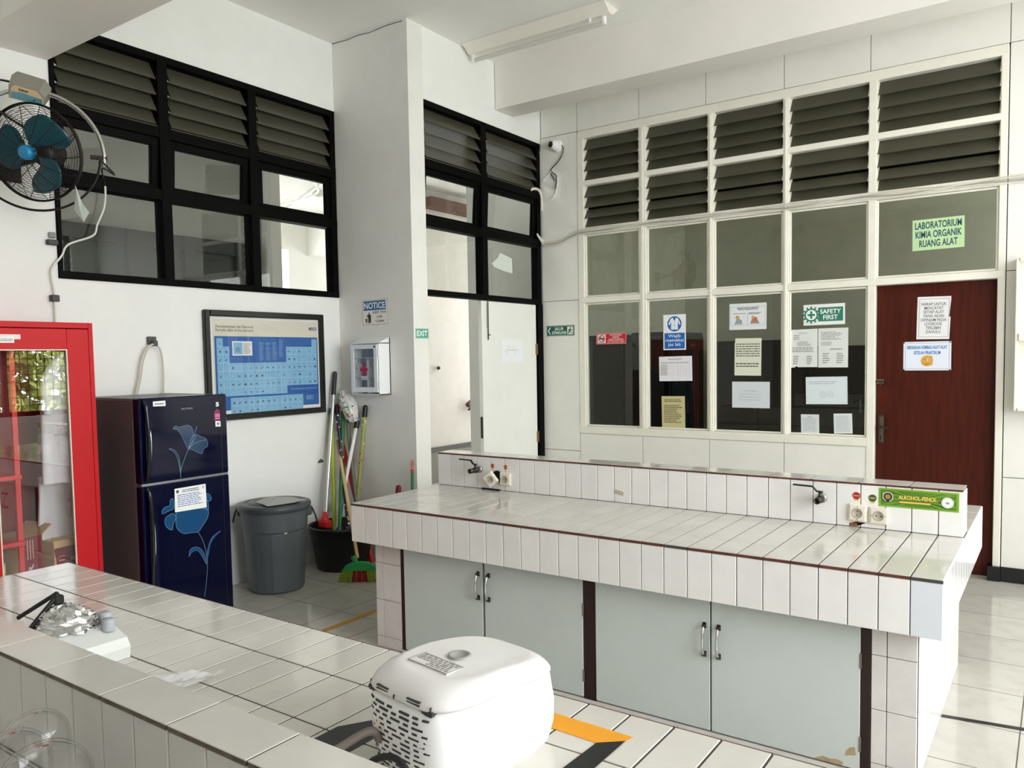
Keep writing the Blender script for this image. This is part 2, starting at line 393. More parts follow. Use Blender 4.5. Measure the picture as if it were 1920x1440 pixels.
# store room behind the white window
SW = mat('store_paint', 'dddacd', .85, var=.1)
struct('wall_store_left', MB().box(-.14, -.04, .12, 3.5, 0, H, SW)); struct('wall_store_back', MB().box(-.04, 5.2, 3.4, 3.5, 0, H, SW)); struct('wall_store_right', MB().box(5.1, 5.2, .12, 3.4, 0, 2.3, SW).box(5.1, 5.2, .12, 3.4, 3.5, H, SW).box(5.1, 5.2, .12, .6, 2.3, 3.5, SW).box(5.1, 5.2, 3.0, 3.4, 2.3, 3.5, SW))  # high opening in the right wall is added, unseen, to brighten the store
struct('ceiling_store', MB().box(-.04, 5.1, .12, 3.4, 3.95, 4.0, mat('store_ceiling', 'dedcd2', .9)))
DK = mat('dark_cupboard_wood', '150c08', .4, var=.3, scale=4); DG = mat('dark_green_locker', '081512', .4); DB = mat('brown_shelf', '24150f', .5)
def cupboard(name, x0, x1, y0, y1, z1, m, face, label):
    t = thing(name, ((x0+x1)/2, (y0+y1)/2, 0), label, 'cupboard')
    obj('carcass', MB().box(x0, x1, y0, y1, 0, z1, m, .004), t)
    for i in (0, 1):
        d = MB()
        if face == 'x': ya = y0+.02+i*(y1-y0-.02)/2; d.box(x1, x1+.018, ya, ya+(y1-y0-.06)/2, .06, z1-.04, m, .003)
        else: xa = x0+.02+i*(x1-x0-.02)/2; d.box(xa, xa+(x1-x0-.06)/2, y0-.018, y0, .06, z1-.04, m, .003)
        o = obj('door', d, t)
        hx = MB()
        if face == 'x': hx.box(x1+.018, x1+.03, (y0+y1)/2-.05+i*.08, (y0+y1)/2-.035+i*.08, .9, 1.05, STEEL)
        else: hx.box((x0+x1)/2-.05+i*.08, (x0+x1)/2-.035+i*.08, y0-.03, y0-.018, .9, 1.05, STEEL)
        obj('handle', hx, o)
cupboard('cupboard', .0, .42, .75, 1.7, 1.75, DK, 'x', 'dark brown store cupboard seen through the pane with the no-smoking sticker')
cupboard('locker', .0, .45, 1.8, 2.75, 1.8, DG, 'x', 'dark green steel locker behind the brown cupboard in the store room')
cupboard('cupboard', .55, 1.55, 2.95, 3.38, 1.7, DB, 'y', 'reddish brown cupboard at the back of the store room')
cupboard('cupboard', 1.65, 2.75, 2.9, 3.38, 1.62, DK, 'y', 'black brown cupboard at the back of the store behind the pinned letters')

# white louver window (window_3)
xs = [.383, .9815+.02, 1.597, 2.186, 2.789, 3.574]
t = thing('window_3', (1.98, 0, .86), kind='structure')
f = MB(); D0, D1 = -.006, .075
hw = [.031, .032, .023, .023, .027, .022]
xs = [.41, 1.003, 1.597, 2.186, 2.789, 3.580]
for x, q in zip(xs, hw):
    f.box(x-q, x+q, D0, D1, .90 if x < 2.7 else 0, 3.5, WHITEF, .004)
    if x < 2.9: f.box(x-q*.4, x+q*.4, D0-.008, D0, .93, 3.44, WHITEF, .003) if .5 < x < 2.7 else None
for z, q, a, c in ((3.485, .035, .385, 3.6), (3.063, .022, .385, 3.6), (2.648, .03, .385, 3.6), (2.043, .025, .385, 3.6), (.895, .033, .378, 2.785)):
    f.box(a, c, D0-.002, D1, z-q, z+q, WHITEF, .004)
for i in range(5):                                       # glazing beads
    a, c = xs[i]+hw[i], xs[i+1]-hw[i+1]
    for z0, z1 in ((2.07, 2.615), (.93, 2.015)):
        if i == 4 and z0 < 1: continue
        ringb(f, (a, c, z0, z1), .013, lambda u0, u1, v0, v1: f.box(u0, u1, .006, .03, v0, v1, WHITEF, .003))
obj('window_frame', f, t)
for i in range(5):
    a, c = xs[i]+hw[i], xs[i+1]-hw[i+1]
    for z0, z1 in ((2.678, 3.041), (3.085, 3.45)):
        l = MB()
        for k in range(4):
            zc = z0+(k+.5)*(z1-z0)/4; T = Matrix.Translation(((a+c)/2, .035, zc)) @ Matrix.Rotation(math.radians(-31), 4, 'X')
            op = .026 if (z0 < 2.7 and k == 1) else 0            # one slat of the lower row is cut short and leaves a slit, painted dark from behind
            l.box(-(c-a)/2+.004, (c-a)/2-.004, -.0025, .0025, -.066, .066-op*1.6, LOUVW, 0, T)
            for s in (a+.003, c-.003):
                l.poly([(s-.003, -.008, zc-.055), (s-.003, .07, zc-.0), (s-.003, .07, zc+.05), (s-.003, .055, zc+.05)], WHITEF, (.006, 0, 0))
        obj('louver', l, t)
    obj('pane', MB().box(a, c, .026, .031, 2.07, 2.615, PANED), t)
    if i < 4: obj('pane', MB().box(a, c, .026, .031, .93, 2.015, PANED), t)
obj('batten', MB().box(.44, 3.56, .076, .082, 2.815, 2.905, mat('slit_darkness', '080807', .7, spec=.1)), t)  # black strip added behind the slit to paint its darkness
# brown store door
t = thing('door_2', (3.18, .05, 0), kind='structure')
obj('door_leaf', MB().box(2.817, 3.556, .05, .09, .01, 2.016, WOOD, .003), t)
hd = MB().box(2.838, 2.872, .036, .05, .885, 1.095, IRON, .006)
hd.box(2.845, 2.865, .030, .037, .90, 1.08, mat('bronze', '6b6350', .35, .8), .003).tube(spl([(2.855, .035, 1.012), (2.855, -.01, 1.012), (2.872, -.018, 1.008), (2.91, -.018, 1.0)]), .008, IRON, 8)
hd.box(2.85, 2.86, .027, .031, .915, .945, BLACK)
obj('lever_handle', hd, t)
bt = MB().box(2.822, 2.868, .04, .05, 1.316, 1.349, mat('old_brass', '7a6f52', .4, .7), .003).tube([(2.81, .034, 1.333), (2.893, .034, 1.333)], .005, IRON, 6).tube([(2.85, .034, 1.333), (2.852, .02, 1.305)], .004, IRON, 6)
obj('slide_bolt', bt, t)
# black louver windows in the left wall (window_1) and over the doorway (window_2)
def black_window(name, x, ys, ym, z, depth, tilts, skip=None):
    t = thing(name, (x, (ys[0]+ys[1])/2, z[0]), kind='structure')
    f = MB(); a, c = ys; xa, xb = x-depth, x
    jb = [(a, a+.028) if name == 'window_1' else (a, a+.004), (c-.05, c)]
    for y0, y1 in jb: f.box(xa, xb, y0, y1, z[0], z[-1], BLACKF, .003)
    for y in ym: f.box(xa, xb+.004, y-.034, y+.034, z[0], z[-1], BLACKF, .003)
    for zc, q in ((z[0]+.02, .022), (z[1], .035), (z[2], .04), (z[3]-.02, .022)): f.box(xa, xb+.002, a, c, zc-q, zc+q, BLACKF, .003)
    obj('window_frame', f, t)
    eg = [jb[0][1]]+[v for y in ym for v in (y-.034, y+.034)]+[jb[1][0]]
    for i in range(0, len(eg), 2):
        y0, y1 = eg[i], eg[i+1]
        obj('pane', MB().box(x-.045, x-.04, y0, y1, z[0]+.03, z[1]-.03, PANE), t)
        # top-hung sash, pushed a little outwards
        z0, z1 = z[1]+.035, z[2]-.04; T = Matrix.Translation((x-.03, 0, z1)) @ Matrix.Rotation(math.radians(tilts[i//2]), 4, 'Y')
        s = MB(); q = .045; hgt = z1-z0
        ringb(s, (y0, y1, -hgt, 0), (q, q, .03, .05), lambda u0, u1, v0, v1: s.box(-.02, .018, u0, u1, v0, v1, BLACKF, .002, T))
        so = obj('sash', s, t)
        obj('pane', MB().box(-.003, .003, y0+q, y1-q, -hgt+.03, -.05, PANE, 0, T), so)
        l = MB(); z0, z1 = z[2]+.04, z[3]-.045
        for k in range(4):
            zc = z0+(k+.5)*(z1-z0)/4; T = Matrix.Translation((x-.035, (y0+y1)/2, zc)) @ Matrix.Rotation(math.radians(-31), 4, 'Y')
            l.box(-.0025, .0025, -(y1-y0)/2+.012, (y1-y0)/2-.012, -.074, .074, LOUV, 0, T)
            for s_ in (y0+.006, y1-.006): l.poly([(x+.012, s_-.006, zc-.052), (x-.07, s_-.006, zc), (x-.07, s_-.006, zc+.05), (x-.05, s_-.006, zc+.05)], BLACKF, (0, .012, 0))
        obj('louver', l, t)
    return t
black_window('window_1', WX+.012, (-3.885, -1.77), (-3.205, -2.535), (2.042, 2.61, 3.005, 3.478), .09, (4, 4, 0))
black_window('window_2', -.012, (YC2, .0), (-.852,), (2.03, 2.58, 3.02, 3.478), .08, (4, 3))
# doorway: black jambs, one closed white leaf
t = thing('door_1', (0, -.5, 0), kind='structure')
LEAF = mat('white_door_leaf', 'eef0ea', .5, var=.03)
obj('door_frame', MB().box(-.1, .0, -.075, 0, 0, 2.03, BLACKF, .003), t)
lf = obj('door_leaf', MB().box(-.06, -.02, -.905, -.09, .01, 2.022, LEAF, .003), t)
bl = MB().box(-.02, -.012, -.842, -.822, 1.80, 2.0, STEEL, .002).tube([(-.01, -.832, 1.70), (-.01, -.832, 2.03)], .005, IRON, 6).tube([(-.01, -.832, 1.74), (.01, -.832, 1.74)], .005, IRON, 6)
obj('surface_bolt', bl, lf)
obj('mortise_lock', MB().box(-.052, -.026, -.909, -.905, .88, 1.06, IRON, .002), lf)
for z in (.82, 1.62): obj('hinge', MB().box(-.022, -.012, -.105, -.07, z-.05, z+.05, mat('rusty_hinge', '8a6a4a', .6, .4), .002), lf)

# ---------------------------------------------------------------- tiled benches
def tile_rows(mb, x0, x1, y0, y1, zt, nx, cuts, mt, ch=.0013, gap=.0023, jog=0):
    for i in range(nx):
        a, c = x0+(x1-x0)*i/nx, x0+(x1-x0)*(i+1)/nx
        for j in range(len(cuts)-1):
            mb.box(a+gap, c-gap, cuts[j]+gap, cuts[j+1]-gap, zt-.008, zt, mt, ch)
def bench(name, x0, yb, z, label, doors, xs_end, ds=.7211, ws=.129, back=.67):
    hs, hb, o = .197, .2046, .086
    x1 = x0+2.8; ym0 = yb+ds; ym1 = ym0+ws; yr = ym1+back
    t = thing(name, ((x0+x1)/2, (yb+yr)/2, 0), label, 'lab bench')
    e = .006
    wt = MB().box(x0+e, x1-e, yb+e, yr-e, z-.06, z-.0015, GROUT)
    tile_rows(wt, x0, x1, yb, ym0, z, 28, [yb, yb+.2, yb+.4, yb+.6, ym0], TILET)
    tile_rows(wt, x0, x1, ym1, yr, z, 28, [ym1, yr-.6, yr-.4, yr-.2, yr], TILET)
    tile_rows(wt, xs_end, x1, ym0, ym1, z, 1, [ym0, ym1], TILET)
    for y, s in ((yb, -1), (yr, 1)):                      # worn clay edge of the worktop tiles
        for i in range(28): wt.box(x0+i*.1+.001, x0+i*.1+.099, y-.0004*s, y+.0022*s, z-.0115, z-.0012, CLAY if (i*7) % 9 else DARKJ)
    obj('worktop', wt, t)
    ap = MB().box(x0+e, x1-e, yb+e, yr-e, z-hb+.001, z-.061, GROUT)
    for i in range(28):
        a, c = x0+i*.1, x0+(i+1)*.1
        m = TILE if i < 27 else mat('bluish_tile', 'dfe3ea', .12)
        ap.box(a+.0017, c-.0017, yb-.001, yb+.008, z-hb, z-.012, m, .0016)
        ap.box(a+.0013, c-.0013, yr-.008, yr+.001, z-hb, z-.012, TILE, .0016)
    n = 15; L_ = yr-yb
    for i in range(n):
        a, c = yb+L_*i/n, yb+L_*(i+1)/n
        for xa, xb in ((x0-.001, x0+.008), (x1-.008, x1+.001)): ap.box(xa, xb, a+.0013, c-.0013, z-hb, z-.002, TILE, .0016)
    obj('apron', ap, t)
    sp = MB().box(x0+e, xs_end-e, ym0+e, ym1-e, z-.005, z+hs-.002, GROUT)
    nb = round((xs_end-x0)/.1)
    for i in range(nb):
        a, c = x0+i*.1, min(x0+(i+1)*.1, xs_end)
        sp.box(a+.0017, c-.0017, ym0-.001, ym0+.008, z+.001, z+hs-.0105, TILE, .0016)
        sp.box(a+.0013, c-.0013, ym1-.008, ym1+.001, z+.001, z+hs-.0105, TILE, .0016)
    k = xs_end; 
    while k > x0+.01:
        a = max(k-.2, x0); sp.box(a+.0018, k-.0018, ym0-.003, ym1+.003, z+hs-.0022, z+hs, TILET, .001)
        sp.box(a+.0024, k-.0024, ym0-.0024, ym1+.0024, z+hs-.010, z+hs-.0024, CLAY if doors else CLAYG, .0008); k -= .2
    for xa, xb in ((x0-.001, x0+.008), (xs_end-.008, xs_end+.001)): sp.box(xa, xb, ym0+.002, ym1-.002, z+.001, z+hs-.0105, TILE, .003)
    obj('splashback', sp, t)
    # recessed base
    bx0, bx1, by0, by1, bz = x0+o, x1-o, yb+o, yr-o, z-hb
    bs = MB().box(bx0+.008, bx1-.008, by0+.03, by1-.008, 0, bz, GROUT)
    bs.box(bx0+.17, bx1-.15, by0+.012, by0+.03, 0, bz, STILE)
    zs = [0, .06, .26, .46, bz]
    def face(ax, v, s, cuts):
        for i in range(len(cuts)-1):
            for j in range(4):
                p, q = (v, v+.008*s)
                if ax == 'y': bs.box(cuts[i]+.0013, cuts[i+1]-.0013, p, q, zs[j]+.0013, zs[j+1]-.0013, TILEB, .0012)
                else: bs.box(p, q, cuts[i]+.0013, cuts[i+1]-.0013, zs[j]+.0013, zs[j+1]-.0013, TILEB, .0012)
    if doors:
        face('y', by0, 1, [bx0, bx0+.055, bx0+.185]); face('y', by0, 1, [bx1-.15, bx1-.098, bx1])
        bs.box(bx0, bx0+.185, by0+.008, by0+.03, 0, bz, GROUT).box(bx1-.15, bx1, by0+.008, by0+.03, 0, bz, GROUT)
        bs.box(bx0+.185, bx1-.15, by0-.004, by0+.012, 0, .014, TILEB)
    nd = [bx0+i*.1 for i in range(27)]+[bx1]
    if not doors: face('y', by0+.022, 1, nd)
    face('y', by1, -1, nd)
    ny = [by0+i*.1 for i in range(13)]+[by1]
    face('x', bx0, 1, ny); face('x', bx1, -1, ny)
    obj('base', bs, t)
    if doors:
        for k_, (xa, xb, hx) in enumerate(((1.112, 1.626, 1.605), (1.640, 2.186, 1.668), (2.252, 2.776, 2.755), (2.783, 3.342, 2.815))):
            d = MB().box(xa, xb, by0-.006, by0+.012, .022, bz-.004, DOORP, .0015)
            if k_ == 3:
                d.poly([(xb-.16, by0-.0066, .023), (xb-.06, by0-.0066, .023), (xb-.055, by0-.0066, .037), (xb-.08, by0-.0066, .043), (xb-.10, by0-.0066, .038), (xb-.13, by0-.0066, .041)], CHIP)
                d.poly([(xb-.05, by0-.0066, .065), (xb-.012, by0-.0066, .075), (xb-.015, by0-.0066, .105), (xb-.03, by0-.0066, .10), (xb-.045, by0-.0066, .085)], CHIP)
            do = obj('door', d, t)
            hz = (.38, .498) if k_ < 2 else (.337, .455)
            h = MB()
            for zz_ in hz: h.box(hx-.008, hx+.008, by0-.012, by0-.006, zz_-.012, zz_+.012, IRON, .002).box(hx-.006, hx+.006, by0-.028, by0-.010, zz_-.006, zz_+.006, IRON, .002)
            h.tube(spl([(hx, by0-.022, hz[0]), (hx, by0-.034, hz[0]+.03), (hx, by0-.036, (hz[0]+hz[1])/2), (hx, by0-.034, hz[1]-.03), (hx, by0-.022, hz[1])]), .0055, CHROME, 8)
            obj('handle', h, do)
        for xa, xb in ((1.086, 1.111), (2.188, 2.250), (3.344, 3.377)): obj('stile', MB().box(xa, xb, by0-.002, by0+.03, .014, bz, STILE, .001), t)
        for xx, zz_ in ((2.189, .42), (2.189, .12), (3.343, .43), (3.343, .12)):
            obj('hinge', MB().box(xx-.003, xx+.004, by0-.009, by0-.004, zz_-.028, zz_+.028, STEEL, .001), t)
    return t
bench('tiled_lab_bench', .8135, -3.1954, .785, 'long white-tiled lab bench with grey-green cupboard doors in front of the white louver window', True, 3.6044)
bench('tiled_lab_bench', .785, -6.05, .785, 'white-tiled lab bench in the foreground carrying the white rice cooker', False, 3.585, .608, .092, .711)
SPY = -2.474                                              # front face of the far splashback
# marking tape
YEL = mat('yellow_tape', 'e0981c', .35); BLK = mat('black_tape', '141416', .35)
tag(obj('marking_tape', MB().box(.452, .497, -3.3, -1.8, .0003, .0012, mat('ochre_floor_tape', 'b98a26', .35))), 'ochre yellow tape line on the floor left of the far bench', 'tape')
tag(obj('marking_tape', MB().poly([(3.53, -2.40, .0003), (6.0, -2.05, .0003), (6.0, -2.09, .0003), (3.53, -2.43, .0003)], BLK, (0, 0, .001))), 'black tape line on the floor right of the far bench', 'tape')
bt = MB().poly([(2.74, -4.712, .7856), (3.234, -4.728, .7856), (3.229, -4.752, .7856), (3.185, -4.789, .7856), (2.74, -4.765, .7856)], YEL, (0, 0, .0006))
tag(obj('marking_tape', bt), 'orange yellow tape strip on the near worktop right of the rice cooker', 'tape')
bt = MB().poly([(3.229, -4.752, .7864), (3.185, -4.789, .7864), (3.16, -5.3, .7864), (3.225, -5.3, .7864)], BLK, (0, 0, .0006))
tag(obj('marking_tape', bt), 'black tape strip on the near worktop running on from the yellow strip', 'tape')
bt = MB().poly([(2.70, -5.02, .7856), (2.74, -4.96, .7856), (2.74, -5.29, .7856), (2.70, -5.29, .7856)], BLK, (0, 0, .0006))
bt.poly([(2.74, -4.96, .7858), (2.80, -4.97, .7858), (2.80, -5.1, .7858), (2.74, -5.1, .7858)], BLK, (0, 0, .0005)).poly([(2.70, -5.1, .7862), (2.80, -5.1, .7862), (2.80, -5.2, .7862), (2.70, -5.2, .7862)], YEL, (0, 0, .0005))
tag(obj('marking_tape', bt), 'short black and yellow tape left of the rice cooker under its strap', 'tape')
tag(obj('tape_scrap', MB().poly([(2.015, SPY-.0015, .853), (2.067, SPY-.0015, .844), (2.067, SPY-.0015, .821), (2.012, SPY-.0015, .831)], mat('masking_tape', 'bdb5a2', .7), (0, -.0006, 0))), 'torn scrap of beige tape on the far splashback', 'tape')
# taps
def tap(x, z, label):
    t = thing('water_tap', (x, SPY-.04, z), label, 'tap', 'ball valve taps on the far splashback')
    y = SPY-.001; R_ = Matrix.Rotation(PI/2, 4, 'X')
    obj('flange', MB().lathe([(0, 0), (.021, 0), (.021, .012), (.014, .016), (0, .016)], mat('flange_chrome', 'b5b3ad', .3, .9), n=14, T=Matrix.Translation((x, y, z)) @ R_), t)
    b = MB().lathe([(.011, .015), (.013, .02), (.016, .03), (.018, .04), (.016, .055), (.013, .06), (.014, .062), (.014, .10), (.010, .10), (.010, .08), (0, .08)], IRON, n=16, T=Matrix.Translation((x, y, z)) @ R_)
    b.lathe([(.0075, 0), (.0075, .022), (0, .022)], IRON, n=12, T=Matrix.Translation((x, y-.045, z+.012)))
    obj('valve_body', b, t)
    h = MB(); P = [(x+.012, z+.034), (x-.014, z+.036), (x-.032, z+.056), (x-.115, z+.058)]
    for i in range(3):
        (a, za), (c, zc) = P[i], P[i+1]; h.poly([(a, y-.054, za-.003), (c, y-.054, zc-.003), (c, y-.054, zc+.003), (a, y-.054, za+.003)], BLACK, (0, .016, 0))
    obj('lever', h, t)
tap(1.135, .898, 'dark iron ball valve tap at the left end of the far splashback'); tap(3.055, .90, 'dark iron ball valve tap left of the green sign on the splashback')
# wall sockets
def socket(x, z, label, rot=0, tilt=None, holes='h'):
    t = thing('wall_socket', (0, 0, 0), label, 'socket', 'cream sockets on the far splashback')
    s = .0375
    b = MB().box(-s, s, -.014, 0, -s, s, CREAM, .004).box(-s+.006, s-.006, -.0165, -.013, -s+.006, s-.006, CREAM, .002)
    obj('cover', b, t)
    d = MB().lathe([(.0225, .0160), (.0222, .0178), (.0195, .0178), (.0190, .0168), (0, .0168)], mat('socket_well', 'b3aa9a', .4), n=24, T=Matrix.Rotation(PI/2, 4, 'X'))
    for q in (-.0095, 0, .0095): d.disc((q if holes == 'h' else 0, -.0172, 0 if holes == 'h' else q), .0028 if q else .0016, 0, BLACK, k=10)
    for q in (-1, 1): d.disc((q*.0285 if holes == 'h' else 0, -.0174, 0 if holes == 'h' else q*.0285), .002, 0, IRON, k=8)
    obj('socket_well', d, t)
    t.location = (x, SPY-.001, z); t.rotation_euler = (0, rot, 0) if tilt is None else tilt
    return t
t = socket(1.236, .853, 'cream socket hanging tilted out of its black hole in the splashback', tilt=(math.radians(8), math.radians(-37), math.radians(6)))
t.location.y = SPY-.03
tag(obj('socket_hole', MB().lathe([(.033, 0), (.033, .01), (.028, .012), (.028, .002), (0, .002)], RUBBER, n=24, T=Matrix.Translation((1.262, SPY-.001, .866)) @ Matrix.Rotation(PI/2, 4, 'X'))), 'black round wall box behind the hanging socket', 'wall box')
socket(1.322, .854, 'cream socket just right of the hanging socket'); socket(3.203, .848, 'cream socket under the red round sticker beside the right tap', .05, holes='v'); socket(3.288, .844, 'cream socket under the green sign on the splashback')
tag(obj('chipped_plaster', MB().poly([(3.168, SPY-.0016, .80), (3.235, SPY-.0016, .806), (3.235, SPY-.0016, .815), (3.205, SPY-.0016, .81), (3.2, SPY-.0016, .789), (3.168, SPY-.0016, .787)], mat('brown_chip', '8a5a3c', .9), (0, -.0008, 0))), 'brown chipped patch below the socket beside the right tap', 'chip')
tag(obj('ballpoint_pen', MB().tube([(1.165, -2.497, .791), (1.29, -2.499, .791)], .0055, RUBBER, 8).tube([(1.29, -2.499, .791), (1.303, -2.499, .791)], .005, RUBBER, 8, r1=.0015)), 'black pen lying on the far bench below the hanging socket', 'pen')

# ---------------------------------------------------------------- rice cooker on the near bench
def cooker():
    a = math.radians(-9); e1 = Vector((math.cos(a), math.sin(a), 0)); e2 = Vector((-math.sin(a), math.cos(a), 0))
    Wd, Ln = .25, .318
    org = Vector((2.963, -5.096, .785))+e2*.143            # centre of the foot
    t = thing('rice_cooker', org, 'white electric rice cooker with vented back on the near worktop', 'rice cooker')
    t.rotation_euler = (0, 0, a)
    body = mat('cooker_white', 'f2f2f3', .3, coat=.2); lidm = mat('cooker_lid', 'dddbd9', .3, coat=.2)
    dk = mat('cooker_dark', '2a2a2c', .5)
    def ring(w, l, z, n=3.6, yo=0, zf=None, k=64):
        r = []
        for i in range(k):
            th = 2*PI*i/k; c_, s_ = math.cos(th), math.sin(th)
            x = w/2*math.copysign(abs(c_)**(2/n), c_); y = l/2*math.copysign(abs(s_)**(2/n), s_)+yo
            zz_ = z+(zf(x, y) if zf else 0); yy = max(0, y)
            r.append(Vector((x, y+yy*(.13-.8*zz_), zz_-yy*(.12 if z > .16 else .12*z/.16))))      # the front leans back and the lid falls towards it
        return r
    # seam rises from the back to the front
    seam = lambda x, y: .010*max(0, min(1, (y+.06)/.2))**1.5
    R_ = [ring(Wd*.86, Ln*.86, 0, 3.4), ring(Wd*.93, Ln*.95, .012, 3.6), ring(Wd*.98, Ln*1.0, .05, 4), ring(Wd, Ln*1.02, .10, 4.2), ring(Wd*.985, Ln*1.01, .13, 4.2)]
    R_.append(ring(Wd*.975, Ln*1.0, .150, 4.2, 0, seam)); R_.append(ring(Wd*.90, Ln*.93, .152, 4.2, 0, seam))
    vs = MB().loft(R_, body)
    bz = lambda x, y: seam(x, y)
    R_ = [ring(Wd*.92, Ln*.94, .153, 4.2, 0, bz), ring(Wd*.995, Ln*1.012, .1547, 4.2, 0, bz), ring(Wd*1.0, Ln*1.01, .1597, 4.2, 0, bz), ring(Wd*.985, Ln*.99, .1708, 3.8, .002, lambda x, y: .6*seam(x, y)),
          ring(Wd*.94, Ln*.93, .1813, 3.4, .005, lambda x, y: .4*seam(x, y)), ring(Wd*.85, Ln*.82, .1883, 3.2, .01, lambda x, y: .3*seam(x, y)), ring(Wd*.78, Ln*.75, .1902, 3.2, .012, lambda x, y: .25*seam(x, y)), ring(Wd*.74, Ln*.72, .1893, 3.2, .012, lambda x, y: .25*seam(x, y)),
          ring(Wd*.5, Ln*.5, .1924, 2.6, .012, lambda x, y: .25*seam(x, y)), ring(Wd*.2, Ln*.2, .1935, 2.2, .012), ring(Wd*.02, Ln*.02, .1936, 2, .012)]
    lid = obj('lid', MB().loft(R_, lidm), t, local=True)
    obj('steam_vent', MB().lathe([(.024, .0), (.022, .004), (.017, .004), (.015, .001), (0, .001)], mat('steam_vent', '9a9894', .4), (.005, -.012, .1932), 24), t, local=True)
    sl = MB()
    lx, ly, lz = -.005, -.064, .1925
    sl.box(lx-.055, lx+.055, ly-.021, ly+.021, lz-.004, lz+.0003, mat('label_grey', 'd5d3d0', .5))
    for q in ((lx-.055, lx+.055, ly-.021, ly-.0203), (lx-.055, lx+.055, ly+.0203, ly+.021), (lx-.055, lx-.0543, ly-.021, ly+.021), (lx+.0543, lx+.055, ly-.021, ly+.021)): sl.box(q[0], q[1], q[2], q[3], lz, lz+.0008, flat('6a6866'))
    for i in range(6):
        x = lx-.05
        while x < lx+.045:
            wl = rnd.uniform(.006, .018)
            if not (i < 2 and x < lx-.01): sl.box(x, min(x+wl, lx+.05), ly-.016+i*.0062, ly-.0125+i*.0062, lz, lz+.0007, flat('8a8886'))
            x += wl+.003
    obj('rating_label', sl, t, local=True)
    # vent slots of the back
    yb_ = -Ln*1.02/2
    def by(x, z):                                        # the curved back at a height
        l = Ln*(.95+.05*min(1, max(0, (z-.012)/.038))+.02*min(1, max(0, (z-.05)/.05)))/2
        wd = Wd*(.94+.05*min(1, z/.1))/2
        return -l*(1-min(.99, abs(x)/wd)**4.1)**(1/4.1)
    for r_ in range(13):
        z = .018+r_*.0098
        x = -.086+(r_ % 2)*.012
        while x < .086:
            wl = .012 if (int((x+.1)*100)+r_) % 3 else .026
            if -.006 < x < .004: x += .012
            if x+wl < .088:
                ya, yc = by(x, z), by(x+wl, z); vs.add([(x, ya-.0008, z), (x+wl, yc-.0008, z), (x+wl, yc-.0008, z+.0036), (x, ya-.0008, z+.0036), (x, ya+.004, z), (x+wl, yc+.004, z), (x+wl, yc+.004, z+.0036), (x, ya+.004, z+.0036)], [(0, 1, 2, 3), (0, 4, 5, 1), (3, 2, 6, 7), (0, 3, 7, 4), (1, 5, 6, 2)], dk)
            x += wl+.011
    for x in (-.06, .028):
        for z in (.160, .1655): vs.box(x, x+.034, yb_+.0022, yb_+.012, z, z+.0022, dk)
    obj('body', vs, t, local=True)
    hg = MB()
    for x in (-.095, -.006, .085): hg.box(x-.001, x+.001, by(x, .1)-.0008, by(x, .1)+.004, .156, .163, dk)
    for x in (-.085, .075): hg.tube([(x-.011, by(x, .1)+.006, .1505), (x+.011, by(x, .1)+.006, .1505)], .0055, dk, 10)
    hg.box(-.09, .09, yb_+.008, yb_+.02, .148, .156, dk)
    obj('hinge', hg, t, local=True)
    bl_ = MB(); bl_.tube(spl([(-.052, yb_, .065), (-.052, yb_-.012, .085), (-.06, yb_-.03, .085), (-.085, yb_-.07, .062), (-.11, yb_-.10, .045)]), .008, mat('grey_strap', '6f655f', .5), 8)
    obj('cord_stub', bl_, t, local=True)
    t2 = MB(); w_ = lambda x, y, z: org+e1*x+e2*y+Vector((0, 0, z))
    t2.tube(spl([w_(-.13, yb_-.085, .02), w_(-.09, yb_-.07, .045), w_(-.03, yb_-.04, .03), w_(.0, yb_-.07, .03), w_(-.03, yb_-.1, .015)], 8), .006, RUBBER, 8)
    t2.tube(spl([w_(-.03, yb_-.06, .03), w_(.0, yb_-.05, .065), w_(.05, yb_-.045, .085), w_(.088, yb_-.045, .07), w_(.097, yb_-.05, .02), w_(.09, yb_-.06, .006)], 8), .006, RUBBER, 8)
    pc = obj('power_cord', t2); pc.parent = t; pc.matrix_parent_inverse = (Matrix.Translation(org) @ Matrix.Rotation(a, 4, 'Z')).inverted()
cooker()
# small heater wrapped in foil, partly hidden by the splashback
t = thing('hot_plate', (1.85, -5.12, .785), 'small grey stirrer with two knobs and crumpled foil behind the near splashback', 'stirrer')
GP = mat('grey_white_plastic', 'd3d6d3', .4)
b = MB()
pr_ = [(-.10, .0), (.10, 0), (.105, .03), (.09, .052), (.02, .075), (-.10, .075)]
b.loft([[Vector((1.85+x*1.0, -5.12-.075*s, .786+z)) for x, z in pr_] for s in (1, .9, -.9, -1)], GP, smooth=False)
obj('housing', b, t)
kb = MB()
for x in (1.895, 1.925): kb.lathe([(.0, .03), (.013, .03), (.015, .025), (.015, 0)], mat('grey_knob', 'a7aab0', .4), (x-.025, -5.06, .853), 16)
obj('knob', MB().lathe([(.0, .03), (.014, .03), (.016, .025), (.016, 0)], mat('grey_knob', 'a7aab0'), (1.852, -5.055, .86), 16), t)
obj('knob', MB().lathe([(.0, .03), (.014, .03), (.016, .025), (.016, 0)], mat('grey_knob', 'a7aab0'), (1.893, -5.068, .853), 16), t)
obj('dish', MB().lathe([(0, 0), (.06, .0), (.068, .012), (.06, .012), (0, .006)], mat('grey_dish', '7b7b78', .4), (1.80, -5.12, .861), 24), t)
f = MB(); n = 26; m = 14; vs = []; fs = []
for i in range(m+1):
    for k in range(n):
        th = PI/2*i/m; a = 2*PI*k/n; r = .074*(1+rnd.uniform(-.14, .14))
        vs.append(Vector((1.792+r*1.15*math.sin(th)*math.cos(a), -5.125+r*math.sin(th)*math.sin(a), .858+.058*math.cos(th)*(1+rnd.uniform(-.12, .12)))))
